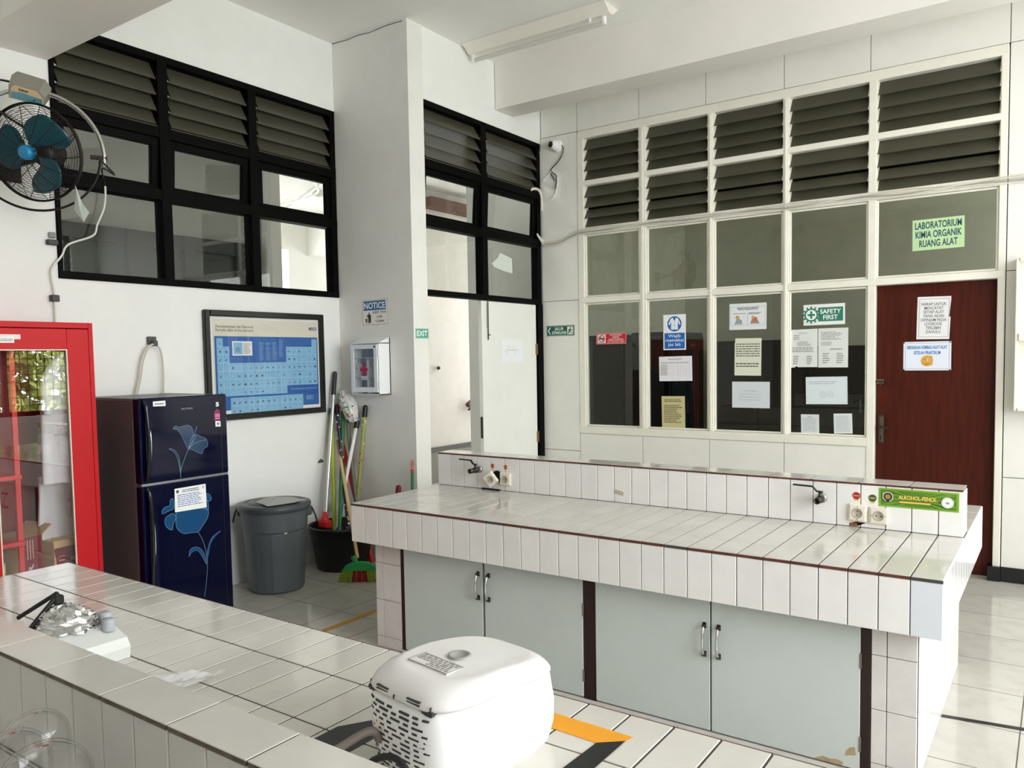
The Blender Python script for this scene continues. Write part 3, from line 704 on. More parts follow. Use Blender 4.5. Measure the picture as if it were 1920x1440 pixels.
for i in range(m):
    for k in range(n): fs.append((i*n+k, (i+1)*n+k, (i+1)*n+(k+1) % n, i*n+(k+1) % n))
f.add(vs, fs, mat('crumpled_foil', 'e3e3e3', .22, 1)); obj('foil', f, t)
c_ = MB().tube([(1.60, -5.16, .86), (1.73, -5.13, .932)], .006, RUBBER, 8).tube(spl([(1.73, -5.13, .932), (1.757, -5.13, .944), (1.76, -5.14, .93), (1.76, -5.2, .87), (1.765, -5.215, .845)]), .006, RUBBER, 8)
c_.box(1.745, 1.768, -5.14, -5.115, .915, .94, RUBBER, .004)
obj('cord', c_, t)
# clear bag and domes
bg_ = MB(); vs = []; fs = []; nx, ny = 10, 8
for i in range(nx+1):
    for j in range(ny+1):
        u, v = i/nx, j/ny
        x = 2.13+.02*v+(.15-.05*v)*u; y = -5.05-.11*v+.065*u*(1-v); z = .787+.008*abs(math.sin(4*u+2.5*v))+rnd.uniform(0, .0035)+.012*(u > .9)*(v < .2)
        vs.append((x, y, z))
for i in range(nx):
    for j in range(ny): k = i*(ny+1)+j; fs.append((k, k+1, k+ny+2, k+ny+1))
bm_ = bpy.data.materials.new('clear_film'); bm_.use_nodes = True; nt = bm_.node_tree; pb = nt.nodes['Principled BSDF']; pb.inputs['Base Color'].default_value = (.86, .86, .88, 1); pb.inputs['Roughness'].default_value = .15; pb.inputs['Alpha'].default_value = .55
tag(obj('plastic_bag', bg_.add(vs, fs, bm_)), 'clear plastic bag lying flat on the near worktop', 'bag')
def dome(x, y, r, top, label):
    t = thing('glass_jar', (x, y, .785), label, 'jar', 'clear jars on the near side of the splashback')
    z0 = .786; hgt = top-z0; pf = [(r*1.02, 0), (r*1.0, hgt*.5)]
    for i in range(11): a = PI/2*i/10; pf.append((r*math.cos(a)**.8 if i < 10 else .0005, hgt-r*.9+r*.9*math.sin(a)))
    pf2 = [(max(q-.003, .0004), z-.003) for q, z in pf[::-1]]; pf2[-1] = (r*1.02-.003, 0)
    obj('jar_body', MB().lathe(pf+pf2, CLEAR, (x, y, z0), 40), t)
    obj('rim', MB().lathe([(r*1.02, 0), (r*1.09, .002), (r*1.09, .008), (r*1.02, .01)], CLEAR, (x, y, z0), 40), t)
dome(2.755, -5.61, .062, 1.012, 'clear domed jar, the right one of three at the lower left corner')
dome(2.630, -5.60, .052, .992, 'clear domed jar, the middle of three at the lower left corner')
dome(2.545, -5.53, .05, .975, 'clear domed jar cut off by the left edge of the photo')

# ---------------------------------------------------------------- refrigerator
FX = -.15
t = thing('refrigerator', (-.45, -3.53, 0), 'dark blue two-door refrigerator with flower prints against the left wall', 'refrigerator')
FS = mat('fridge_side', '524f50', .45, bump=.03, scale=200); FD = mat('fridge_door', '030726', .07, spec=.35)
obj('cabinet', MB().box(-.745, FX-.062, -3.803, -3.261, .03, 1.352, FS, .004).box(-.74, FX-.07, -3.79, -3.27, 0, .03, BLACK), t)
obj('top_panel', MB().box(-.745, FX-.03, -3.80, -3.264, 1.352, 1.358, mat('fridge_top', '5d5b5e', .4), .002), t)
def fl(mb, pts, m, th=.0007): return mb.poly([(FX+.0003, y, z) for y, z in pts], m, (th, 0, 0))
def stroke(mb, pts, r, m): return mb.tube([(FX+.001, q.y, q.z) for q in spl([(0, y, z) for y, z in pts], 5)], r, m, 4)
PB = mat('petal_blue', '12395c', .12, coat=.6); PL = mat('petal_outline', '7fa3ba', .25); PD = mat('petal_deep_blue', '0d4a7a', .12, coat=.6)
def door(z0, z1):
    d = MB().box(FX-.06, FX, -3.803, -3.259, z0, z1, FD, .006).box(FX-.058, FX+.001, -3.305, -3.300, z0+.006, z1-.006, BLACK) 
    return obj('door', d, t)
d1 = door(.893, 1.36); d2 = door(.05, .880)
obj('door_seam', MB().box(FX-.05, FX-.004, -3.80, -3.262, .880, .893, mat('seam_silver', 'b9bcc2', .25, .9)), t)
for d, (z0, z1) in ((d1, (.905, 1.345)), (d2, (.30, .868))):
    h = MB().tube(spl([(FX+.004, -3.775, z0), (FX+.02, -3.772, z0+.06), (FX+.026, -3.765, (z0+z1)/2), (FX+.02, -3.770, z1-.05), (FX+.004, -3.776, z1)]), .011, mat('handle_black_chrome', '3a3d44', .12, .9), 10)
    h.tube(spl([(FX+.012, -3.762, z0+.04), (FX+.034, -3.758, (z0+z1)/2), (FX+.012, -3.763, z1-.06)]), .004, CHROME, 8)
    obj('handle', h, d)
F = [[(-3.609, 1.18), (-3.594, 1.195), (-3.566, 1.187), (-3.525, 1.195), (-3.496, 1.182), (-3.485, 1.143), (-3.493, 1.1), (-3.519, 1.059), (-3.541, 1.099), (-3.562, 1.144), (-3.584, 1.173)],
     [(-3.519, 1.059), (-3.492, 1.127), (-3.468, 1.136), (-3.438, 1.122), (-3.402, 1.102), (-3.398, 1.063), (-3.423, 1.049), (-3.436, 1.023), (-3.472, 1.038), (-3.495, 1.052)]]
G = [[(-3.61, .712), (-3.522, .713), (-3.45, .706), (-3.408, .688), (-3.416, .645), (-3.455, .597), (-3.48, .574), (-3.528, .578), (-3.563, .579), (-3.597, .602), (-3.613, .637)],
     [(-3.622, .703), (-3.611, .68), (-3.63, .651), (-3.639, .615), (-3.67, .637), (-3.68, .671), (-3.667, .695), (-3.639, .706)],
     [(-3.624, .789), (-3.624, .735), (-3.655, .725), (-3.689, .715), (-3.694, .731), (-3.676, .749), (-3.648, .755), (-3.641, .786)],
     [(-3.416, .789), (-3.392, .774), (-3.387, .746), (-3.412, .739), (-3.417, .767)],
     [(-3.61, .715), (-3.6, .79), (-3.53, .82), (-3.45, .80), (-3.41, .74), (-3.408, .69), (-3.45, .707), (-3.522, .714)],
     [(-3.543, .444), (-3.532, .48), (-3.496, .489), (-3.461, .465), (-3.438, .416), (-3.434, .376), (-3.456, .42), (-3.485, .465), (-3.519, .466), (-3.533, .453)],
     [(-3.43, .403), (-3.422, .457), (-3.39, .523), (-3.332, .551), (-3.371, .525), (-3.404, .487), (-3.416, .433)]]
def sm(p): return [(q.y, q.z) for q in spl([(0, y, z) for y, z in p], 4, True)]
for d, ps, sts, m in ((d1, F, [[(-3.519, 1.059), (-3.551, .993), (-3.571, .942), (-3.575, .899)], [(-3.46, 1.184), (-3.48, 1.131)], [(-3.637, 1.072), (-3.611, 1.064), (-3.584, 1.029), (-3.575, .985), (-3.573, .93)], [(-3.637, 1.072), (-3.60, 1.04), (-3.583, .99), (-3.575, .93)], [(-3.519, 1.059), (-3.47, 1.09), (-3.405, 1.10)], [(-3.519, 1.059), (-3.48, 1.11), (-3.468, 1.136)]], PB),
                      (d2, G, [[(-3.48, .574), (-3.452, .519), (-3.431, .437), (-3.428, .369), (-3.438, .271), (-3.454, .186)]], PD)):
    fm = MB()
    for i, p in enumerate(ps):
        s = sm(p); fl(fm, s, m, .0006+.00015*i); stroke(fm, p+p[:1], .0011, PL)
    for s in sts: stroke(fm, s, .0013, PL)
    obj('flower_print', fm, d)
st = MB(); fl(st, [(-3.337, 1.319), (-3.307, 1.318), (-3.307, 1.284), (-3.337, 1.285)], mat('black_label', '0c0c10', .3))
st.text('5', (FX+.0016, -3.322, 1.301), Y, Z, .022, .026, PAPER, .05)
fl(st, [(-3.346, 1.258), (-3.323, 1.277), (-3.300, 1.256), (-3.302, 1.205), (-3.346, 1.207)], mat('magenta_label', '8a1a5c', .4)); fl(st, [(-3.339, 1.204), (-3.305, 1.202), (-3.305, 1.169), (-3.339, 1.171)], PAPER)
for z in (1.245, 1.235, 1.222): fl(st, [(-3.34, z), (-3.308, z), (-3.308, z-.006), (-3.34, z-.006)], mat('pink_print', 'd9a9c6', .5), .0012)
st.text('W', (FX+.0016, -3.322, 1.186), Y, Z, .018, .018, flat('20304a'), .05)
obj('energy_label', st, d1)
obj('name_plate', MB().text('POLYTRON', (FX+.0012, -3.518, 1.288), Y, Z, .07, .010, mat('silver_print', 'aab0ba', .3), .01), d1)
def lines(mb, o, ex, ey, w, h, n, m, ragged=.25, wd=(.04, .16), off=None, seed=1):
    r = random.Random(seed); nrm = off
    for i in range(n):
        yb_ = h*(i+.2)/n; x = 0; end = w*(1-r.uniform(0, ragged))
        while x < end:
            l = min(w*r.uniform(*wd), end-x); a = Vector(o)+Vector(ex)*x+Vector(ey)*yb_+nrm
            mb.add([a, a+Vector(ex)*l, a+Vector(ex)*l+Vector(ey)*(h/n*.45), a+Vector(ey)*(h/n*.45)], [(0, 1, 2, 3)], m); x += l+w*.02
nt_ = MB(); fl(nt_, [(-3.615, .843), (-3.42, .845), (-3.419, .707), (-3.618, .711)], PAPER)
lines(nt_, (FX, -3.60, .735), Y, Z, .165, .075, 7, flat('5a7fc0'), .2, off=Vector((.0012, 0, 0)), seed=3); lines(nt_, (FX, -3.57, .815), Y, Z, .11, .02, 2, flat('30406a'), .1, off=Vector((.0012, 0, 0)), seed=4)
nt_.disc((FX+.0012, -3.598, .825), .009, 0, flat('4a4038'), Y, Z).disc((FX+.0012, -3.436, .828), .009, 0, flat('b9c6e6'), Y, Z)
nt_.v = [v+Vector((.0018, 0, 0)) for v in nt_.v]
tag(obj('notice_paper', nt_), 'white printed notice taped to the lower refrigerator door', 'notice')
nt_ = MB(); fl(nt_, [(-3.72, 1.339), (-3.647, 1.341), (-3.647, 1.311), (-3.72, 1.312)], PAPER); lines(nt_, (FX, -3.71, 1.318), Y, Z, .055, .014, 1, flat('555555'), .1, off=Vector((.0012, 0, 0)))
tag(obj('sticker', nt_), 'small white name sticker at the top of the freezer door', 'sticker')

# ---------------------------------------------------------------- red steel cabinet and what is in it
CX = -.35; cy0, cy1 = -5.06, -3.925
t = thing('steel_cabinet', (-.56, (cy0+cy1)/2, 0), 'red steel cabinet with glass doors at the left edge', 'cabinet')
c = MB()
c.box(WX+.01, WX+.02, cy0, cy1, 0, 1.768, REDIN).box(WX+.01, CX-.02, cy1-.015, cy1, 0, 1.768, RED).box(WX+.01, CX-.02, cy0, cy0+.015, 0, 1.768, RED)
c.box(WX+.01, CX-.02, cy0, cy1, 1.753, 1.768, RED).box(WX+.01, CX-.02, cy0, cy1, .05, .07, REDIN)
ringb(c, (cy0, cy1, 0, 1.768), (.024, .024, .075, .03), lambda u0, u1, v0, v1: c.box(CX-.02, CX, u0, u1, v0, v1, RED, .002))
obj('carcass', c, t)
ym = (cy0+cy1)/2
for a, e in ((ym+.001, cy1-.026), (cy0+.026, ym-.001)):
    d = MB(); s0 = .11 if a > ym else .07; s1 = .07 if a > ym else .11
    ringb(d, (a, e, .08, 1.734), (.07, .112 if a > ym else .07, .11, .106), lambda u0, u1, v0, v1: d.box(CX-.018, CX+.002, u0, u1, v0, v1, RED, .002))
    do = obj('door', d, t)
    y0, y1 = a+.07, (e-.112 if a > ym else e-.07)
    obj('pane', MB().box(CX-.012, CX-.008, y0-.01, y1+.01, .18, 1.64, CABG), do)
    bd = MB()
    ringb(bd, (y0, y1, .19, 1.628), .006, lambda u0, u1, v0, v1: bd.box(CX-.008, CX+.003, u0, u1, v0, v1, mat('glazing_strip', 'e3dccb', .5)))
    obj('glazing_strip', bd, do)
pl = MB()
pl.box(CX-.10, CX-.075, -4.31, -4.285, .07, 1.75, mat('red_post', 'e0303a', .4), .002)
obj('shelf_post', pl, t)
for z in (.63, .97): obj('shelf', MB().box(WX+.02, CX-.06, cy0+.015, -4.285, z, z+.022, mat('red_post', 'e0303a'), .002), t)
lb = MB().box(CX+.0022, CX+.003, -4.45, -4.315, 1.660, 1.690, PAPER); lb.box(CX+.0022, CX+.0028, -4.44, -4.285, 1.678, 1.702, mat('white_tape', 'e8e0de', .5)); lines(lb, (CX, -4.42, 1.667), Y, Z, .10, .016, 2, flat('666666'), .1, off=Vector((.0034, 0, 0)))
tag(obj('sticker', lb), 'white name sticker on the top rail of the red cabinet', 'sticker')
# lab coat on a hook
t = thing('lab_coat', (-.52, -4.06, .6), 'white lab coat hanging inside the red cabinet', 'coat')
CO = mat('coat_cotton', 'eeeef2', .9, var=.05)
def cloth(prof, x, th, seed):
    r = random.Random(seed); rings = []
    for z, a, e in prof:
        k = 40; rg = []; ph = z*3
        for i in range(k):
            q = 2*PI*i/k; yy = (a+e)/2+(e-a)/2*math.cos(q); fold = .012*math.sin(6*yy*40/(1)+ph)*(1.7-z)
            rg.append(Vector((x+(th+fold)*math.sin(q)+.02*math.sin(yy*30+2*z), yy, z)))
        rings.append(rg)
    return MB().loft(rings, CO)
obj('body', cloth([(.92, -4.165, -3.955), (1.1, -4.155, -3.955), (1.3, -4.145, -3.96), (1.42, -4.13, -3.97), (1.52, -4.10, -3.99), (1.585, -4.075, -4.02), (1.605, -4.06, -4.04)], -.475, .05, 1), t)
obj('sleeve', cloth([(1.29, -4.155, -4.10), (1.4, -4.165, -4.10), (1.48, -4.155, -4.085), (1.56, -4.11, -4.06), (1.6, -4.08, -4.05)], -.43, .03, 2), t)
obj('lower_skirt', cloth([(.612, -4.175, -3.95), (.72, -4.16, -3.955), (.84, -4.145, -3.96), (.95, -4.14, -3.965)], -.56, .04, 3), t)
# cartons
KR = mat('kraft_card', 'cdb083', .8); KD = mat('carton_maroon', '7e2530', .6); KP = mat('carton_print', 'd8b9a9', .7)
def carton(loc, rz, sx, sy, sz, label, side):
    t = thing('carton', loc, label, 'box', 'cartons at the bottom of the red cabinet'); t.rotation_euler = (0, 0, rz)
    obj('box', MB().box(-sx/2, sx/2, -sy/2, sy/2, 0, sz, KR, .002), t, local=True)
    p = MB(); x = sx/2+.0006
    if side:
        p.poly([(x, -sy/2, 0), (x, sy/2, 0), (x, sy/2, sz), (x, -sy/2, sz)], KD); p.text('DOZZER', (x+.0008, .0, sz*.45), Z, -Y, sz*.62, .028, KP, .02)
        for q in (-.014, 0, .014): p.box(x, x+.0008, q-.002+.0, q+.002, sz*.8, sz*.97, KP)
    else:
        p.poly([(x, -sy/2+.02, sz*.66), (x, sy/2, sz*.66), (x, sy/2, sz*.93), (x, -sy/2, sz*.93)], KD); p.text('DOZZER', (x+.0008, .035, sz*.80), Y, Z, .085, .022, KP, .02)
        for q in (.76, .8, .84): p.box(x, x+.0008, -sy/2+.025, -sy/2+.06, sz*q, sz*q+.004, KP)
    obj('printed_panel', p, t, local=True)
    obj('flap', MB().box(-sx/2, sx/2, -.002, .004, 0, .07, KR, 0, Matrix.Translation((0, sy/2, sz)) @ Matrix.Rotation(math.radians(-50), 4, 'X')), t, local=True)
carton((-.56, -4.262, .071), math.radians(8), .22, .13, .59, 'tall carton with a maroon side standing behind the red cabinet post', True)
carton((-.56, -4.065, .071), math.radians(10), .24, .2, .545, 'kraft carton with a maroon band below the lab coat', False)
t = thing('plastic_jar', (-.5, -4.40, .07), 'pale yellow plastic jar on the left in the red cabinet', 'jar')
YJ = mat('pale_yellow_plastic', 'e8e0a8', .4)
obj('jar_body', MB().lathe([(0, 0), (.08, 0), (.085, .02), (.085, .33), (.06, .40), (.04, .42)], YJ, (-.5, -4.40, .071), 28), t); obj('lid', MB().lathe([(.05, .42), (.05, .47), (0, .475)], YJ, (-.5, -4.40, .071), 24), t)

# ---------------------------------------------------------------- wall fan
def fan():
    ctr = Vector((-.38, -4.155, 2.625))
    t = thing('wall_fan', ctr, 'orbit wall fan with teal blades in a dark wire cage under a chrome hoop', 'fan')
    d = Vector((.50, -.80, -.22)).normalized(); ex = d.cross(Z).normalized(); ey = ex.cross(d).normalized()
    B = Matrix((ex, ey, d)).transposed().to_4x4(); T = Matrix.Translation(ctr) @ B
    P = lambda r, a, z: T @ Vector((r*math.cos(a), r*math.sin(a), z))
    cage = mat('dark_cage_wire', '1d1512', .45, .6)
    R0 = .235
    prof_f = lambda r: .085-.075*(r/R0)**2.2
    prof_b = lambda r: -.085+.085*(r/R0)**3
    for nm, pf, n in (('front_grille', prof_f, 19), ('rear_grille', prof_b, 17)):
        g = MB()
        for i in range(n):
            r = .05+(R0-.05)*i/(n-1)
            g.tube([P(r, 2*PI*k/40, pf(r)) for k in range(40)], .0012, cage, 4, True)
        for s in range(14):
            a = 2*PI*s/14+.1; g.tube([P(.045+(R0-.045)*j/8, a+.25*(1-j/8), pf(.045+(R0-.045)*j/8)+.0015) for j in range(9)], .0018, cage, 4)
        obj(nm, g, t)
    obj('rim', MB().tube([P(R0+.002, 2*PI*k/48, .006) for k in range(48)], .006, cage, 8, True).tube([P(R0+.002, 2*PI*k/48, -.006) for k in range(48)], .005, cage, 8, True), t)
    mo = MB().lathe([(0, -.20), (.045, -.195), (.065, -.16), (.065, -.06), (.05, -.035), (0, -.035)], mat('motor_dark', '1a1411', .5), n=24, T=T)
    obj('motor', mo, t)
    TB = mat('teal_blade', '14505c', .3)
    for k in range(3):
        a0 = 2*PI*k/3+math.radians(112); b = MB(); vs = []; fs = []; nr, na = 8, 7
        for i in range(nr+1):
            r = .035+.165*i/nr; sw = math.radians(34+26*math.sin(PI*i/nr)); of = .5*(i/nr)
            for j in range(na+1):
                u = j/na-.5; vs.append(P(r, a0+of+u*2*sw*.75, .012-.06*u*(1-.3*i/nr)+.006*math.cos(u*5)))
        for i in range(nr):
            for j in range(na): q = i*(na+1)+j; fs.append((q, q+1, q+na+2, q+na+1))
        b.add(vs, fs, TB, True); obj('blade', b, t, solid=.003)
    obj('hub_cap', MB().lathe([(.036, 0), (.036, .03), (.032, .045), (.02, .052), (0, .054)], mat('hub_blue', '1f82b4', .35), n=28, T=T @ Matrix.Translation((0, 0, .048))), t)
    # hoop, nearly facing the room
    dh = Vector((.86, -.50, .0)).normalized(); hx = dh.cross(Z).normalized(); hc = ctr+Vector((.0, 0, .0))
    H_ = lambda r, a: hc+hx*(-r*math.cos(a))*1.0+Z*(r*math.sin(a))
    sgn = 1
    rh = .31
    obj('hoop', MB().tube([H_(rh, math.radians(q)) for q in range(-8, 189, 6)], .011, CHROME, 10), t)
    obj('lower_hoop', MB().tube([H_(rh-.02, math.radians(q)) for q in range(184, 361, 6)], .006, cage, 8), t)
    for q in (0, 180): obj('pivot', MB().tube([H_(rh+.014, math.radians(q)), H_(.245, math.radians(q))], .011, IRON, 10), t)
    # control box
    bc = H_(rh, math.radians(97 if hx.x < 0 else 83)); bcx = hx*(-1 if hx.dot(r2) < 0 else 1)
    bx = bcx*math.cos(.18)-Z*math.sin(.18); bz = Z*math.cos(.18)+bcx*math.sin(.18); by = bz.cross(bx)
    bz = bz*math.cos(.7)-by*math.sin(.7); by = bz.cross(bx)
    BT = Matrix((bx, by, bz)).transposed().to_4x4(); BT.translation = bc+bcx*.025
    GB = mat('grey_box_plastic', '8f8c80', .45)
    cb = MB(); outl = [(-.085, -.035), (.085, -.035), (.088, .02), (.06, .055), (-.065, .06), (-.088, .035)]
    cb.loft([[BT @ Vector((x*s, y, z*s)) for x, z in outl] for y, s in ((-.075, .86), (-.07, .9), (.05, 1), (.06, .94))], GB, smooth=False)
    o = obj('control_box', cb, t)
    pn = MB(); F_ = lambda x, z, e=.002: BT @ Vector((x, -.0755-e, z))
    pn.add([F_(-.072, -.028), F_(.072, -.028), F_(.074, .01), F_(.045, .042), (F_(-.05, .045)), F_(-.066, .03)], [tuple(range(6))], mat('cream_label', 'c9b28e', .5))
    pn.add([F_(-.068, -.024, .003), F_(.068, -.024, .003), F_(.068, .006, .003), F_(.02, .01, .003), F_(-.02, .016, .003), F_(-.064, .008, .003)], [tuple(range(6))], mat('teal_label', '5d8e9b', .4))
    pn.text('Sekai', F_(-.015, .028, .003), bx, bz, .04, .012, BLACK, .03); pn.disc(F_(.035, -.008, .004), .004, 0, BLACK, bx, bz, k=10)
    obj('control_label', pn, o)
    obj('wall_bracket', MB().tube([ctr-d*.16, Vector((WX+.02, -4.12, 2.62))], .018, cage, 10).box(WX, WX+.02, -4.18, -4.06, 2.54, 2.70, cage, .004), t)
    cbx = BT @ Vector((-.08, 0, .02))
    cbl = MB().tube(spl([cbx, cbx-bcx*.07+Z*.0, cbx-bcx*.11-Z*.05, cbx-bcx*.08-Z*.12, cbx-bcx*.03-Z*.17, ctr-d*.13+Z*.05]), .006, RUBBER, 6)
    obj('motor_cable', cbl, t)
    tg = MB(); a = H_(.29, math.radians(-28) if hx.x < 0 else math.radians(208)); a = max((P(R0+.006, 2*PI*k/60, .004) for k in range(60)), key=lambda q: q.dot(r2*.62-Z*.55))
    tg.add([a, a+r2*.03-Z*.09, a+r2*.065-Z*.14, a+r2*.035-Z*.19, a-Z*.13-r2*.012, a+r2*.02-Z*.14+dh*.02], [(0, 1, 5), (0, 5, 4), (1, 2, 5), (2, 3, 5), (3, 4, 5)], mat('foil_paper_tag', 'b9bfb9', .4, .2))
    tag(obj('paper_scrap', tg), 'crumpled silver white scrap stuck to the fan cage', 'scrap')
    pe = H_(rh, math.radians(0) if hx.dot(r2) < 0 else PI)
    e = ctr+r2*rh-Z*.02
    tag(obj('fan_cable', MB().tube(spl([e, e+Vector((-.06, .12, -.06)), Vector((WX+.03, -3.62, 2.70)), Vector((WX+.02, -3.603, 2.6))]), .005, RUBBER, 6)), 'short black cable running from the fan pivot to the window sill', 'cable')
fan()
cb = MB().tube(spl([(WX+.022, y, z) for y, z in [(-3.603, 2.60), (-3.606, 2.53), (-3.62, 2.46), (-3.66, 2.37), (-3.69, 2.30), (-3.83, 2.235), (-3.872, 2.165), (-3.927, 2.09), (-3.93, 2.03), (-3.92, 1.95), (-3.922, 1.768)]]), .006, mat('white_cable', 'e2dfd6', .5), 8)
tag(obj('power_cable', cb), 'white cable drooping from the fan down to the red cabinet', 'cable')
tag(obj('wall_clip', MB().box(WX, WX+.03, -3.945, -3.888, 2.222, 2.252, BLACK, .003)), 'black clip on the wall at the left end of the window frame', 'clip')
tag(obj('wall_clip', MB().box(WX, WX+.035, -3.942, -3.898, 1.905, 1.942, BLACK, .003)), 'black clip holding the white cable above the red cabinet', 'clip')
tag(obj('wall_anchor', MB().box(WX, WX+.02, -3.93, -3.895, 2.262, 2.295, mat('grey_anchor', '8f8f8c', .6), .004)), 'small grey box above the black clip at the window frame', 'anchor')
t = thing('wall_socket', (WX, -3.345, 1.68), 'dark grey socket with the refrigerator plug on the left wall', 'socket')
obj('cover', MB().box(WX, WX+.02, -3.375, -3.318, 1.665, 1.715, mat('dark_grey_plastic', '4b4b49', .5), .004), t)
obj('plug', MB().box(WX+.02, WX+.05, -3.36, -3.325, 1.655, 1.69, mat('dark_grey_plastic', '4b4b49'), .006), t)
WC = mat('beige_cord', 'cfc8bc', .6)
cb = MB().tube(spl([(WX+.04, -3.36, 1.668), (WX+.04, -3.40, 1.64), (WX+.035, -3.435, 1.56), (WX+.035, -3.455, 1.45), (WX+.035, -3.50, 1.30)]), .0055, WC, 8).tube(spl([(WX+.04, -3.33, 1.662), (WX+.04, -3.305, 1.62), (WX+.035, -3.292, 1.5), (WX+.035, -3.30, 1.30)]), .0055, WC, 8)
cb.tube(spl([(WX+.046, -3.355, 1.668), (WX+.046, -3.392, 1.64), (WX+.042, -3.425, 1.56), (WX+.042, -3.447, 1.45), (WX+.042, -3.49, 1.30)]), .004, WC, 8)
obj('cord', cb, bpy.data.objects['refrigerator'])
# periodic table poster
t = thing('framed_poster', (WX+.02, -2.47, 1.15), 'black framed blue periodic table poster on the left wall', 'poster')
y0, y1, z0, z1 = -2.983, -1.955, 1.150, 1.900
FR = mat('poster_frame_black', '151210', .3)
f = MB()
ringb(f, (y0, y1, z0, z1), .042, lambda u0, u1, v0, v1: f.box(WX, WX+.035, u0, u1, v0, v1, FR, .006))
obj('frame', f, t)
p = MB(); xp = WX+.012; p.box(WX+.001, xp, y0+.03, y1-.03, z0+.03, z1-.03, PAPER)
a0, a1, b0, b1 = y0+.068, y1-.055, z0+.066, z1-.058
def RQ(ya, yb, za, zb, m, e=.0006): p.add([(xp+e, ya, za), (xp+e, yb, za), (xp+e, yb, zb), (xp+e, ya, zb)], [(0, 1, 2, 3)], m)
PW, PH = a1-a0, b1-b0
U = lambda u: a0+PW*u
V = lambda v: b1-PH*v
RQ(a0, a1, b0, b1, mat('poster_cream', 'e6e0d2', .5)); BLU = mat('poster_blue', '1d62b0', .4); CEL = mat('poster_cell', '86bfe6', .45); CLN = mat('poster_line', 'b7dcf0', .45)
RQ(U(.012), a1, V(1), V(.187), BLU, .001)
p.text('Periodensystem der Elemente\nPeriodic table of the elements', (xp+.001, U(.195), V(.10)), Y, Z, PW*.335, PH*.07, flat('6b6a66'), .01)
p.text('MERCK', (xp+.0012, U(.955), V(.085)), Y, Z, PW*.085, PH*.04, flat('1f3f7a'), .03)
cw, chh = PW*.0533, PH*.0905
def cell(cx, row, seed):
    r = random.Random(seed); ya = U(.03)+cx*cw; za = V(.21)-row*chh
    RQ(ya, ya+cw, za-chh, za, CLN, .0016); RQ(ya+.0012, ya+cw-.0012, za-chh+.0012, za-.0012, CEL, .002)
    RQ(ya+.006, ya+.010, za-.014, za-.009, flat('2a4a68'), .0024)
    c0 = (ya+cw*.5, za-chh*.62); k = r.random(); mc = flat(r.choice(['3a3a40', '5a4a48', '7b8790', 'c8ccd0', '4a3030', '2a3038', 'b08a80']))
    if k < .45:
        q = [(c0[0]+r.uniform(.3, 1)*.011*math.cos(2*PI*i/7), c0[1]+r.uniform(.3, 1)*.010*math.sin(2*PI*i/7)) for i in range(7)]
        p.add([(xp+.0026, y, z) for y, z in q], [tuple(range(7))], mc)
    elif k < .85:
        an = r.uniform(-.4, .9); p.add([(xp+.0026, c0[0]+sx*.011*math.cos(an)-sy*.003*math.sin(an), c0[1]+sx*.011*math.sin(an)+sy*.003*math.cos(an)) for sx, sy in ((-1, -1), (1, -.5), (1, .5), (-1, 1))], [(0, 1, 2, 3)], mc)
n_ = 0
for row, colsx in enumerate(([0, 17], [0, 1]+list(range(12, 18)), [0, 1]+list(range(12, 18)), range(18), range(18), range(18), range(12))):
    for cx in colsx: n_ += 1; cell(cx, row, n_)
for row in (7.25, 8.25):
    for cx in range(2, 15): n_ += 1; cell(cx, row, n_)
RQ(U(.165), U(.345), V(.40), V(.24), PAPER, .0016); RQ(U(.175), U(.255), V(.385), V(.255), CEL, .002)
p.tube([(xp+.003, U(.215)+.014*math.cos(q*.5)*(.5+q/26), V(.335)+.014*math.sin(q*.5)*(.5+q/26)) for q in range(22)], .0013, flat('2c3c48'), 4)
lines(p, (xp, U(.265), V(.38)), Y, Z, PW*.07, PH*.12, 8, flat('8b8f92'), .3, off=Vector((.0024, 0, 0)), seed=5)
for i in range(4): lines(p, (xp, U(.41+.063*i), V(.455 if i < 3 else .42)), Y, Z, PW*.045, PH*.21, 24, flat('6f9fd0'), .4, (.3, .9), off=Vector((.0018, 0, 0)), seed=10+i)
p.text('Periodensystem der Elemente', (xp+.0018, U(.845), V(.80)), Y, Z, PW*.27, PH*.018, flat('b9d4ee'), .0)
lines(p, (xp, U(.865), V(.935)), Y, Z, PW*.08, PH*.05, 5, flat('9fc0e4'), .4, (.3, .9), off=Vector((.0018, 0, 0)), seed=21)
obj('poster_print', p, t)
obj('glazing', MB().box(WX+.020, WX+.0215, y0+.035, y1-.035, z0+.035, z1-.035, CLEAR), t)
tag(obj('wall_mark', MB().poly([(WX+.001, -2.03, .758), (WX+.001, -1.975, .758), (WX+.001, -1.975, .775), (WX+.001, -2.0, .79), (WX+.001, -2.03, .772)], flat('4a6a48'), (.0008, 0, 0))), 'small green torn sticker on the left wall beside the broom handles', 'sticker')

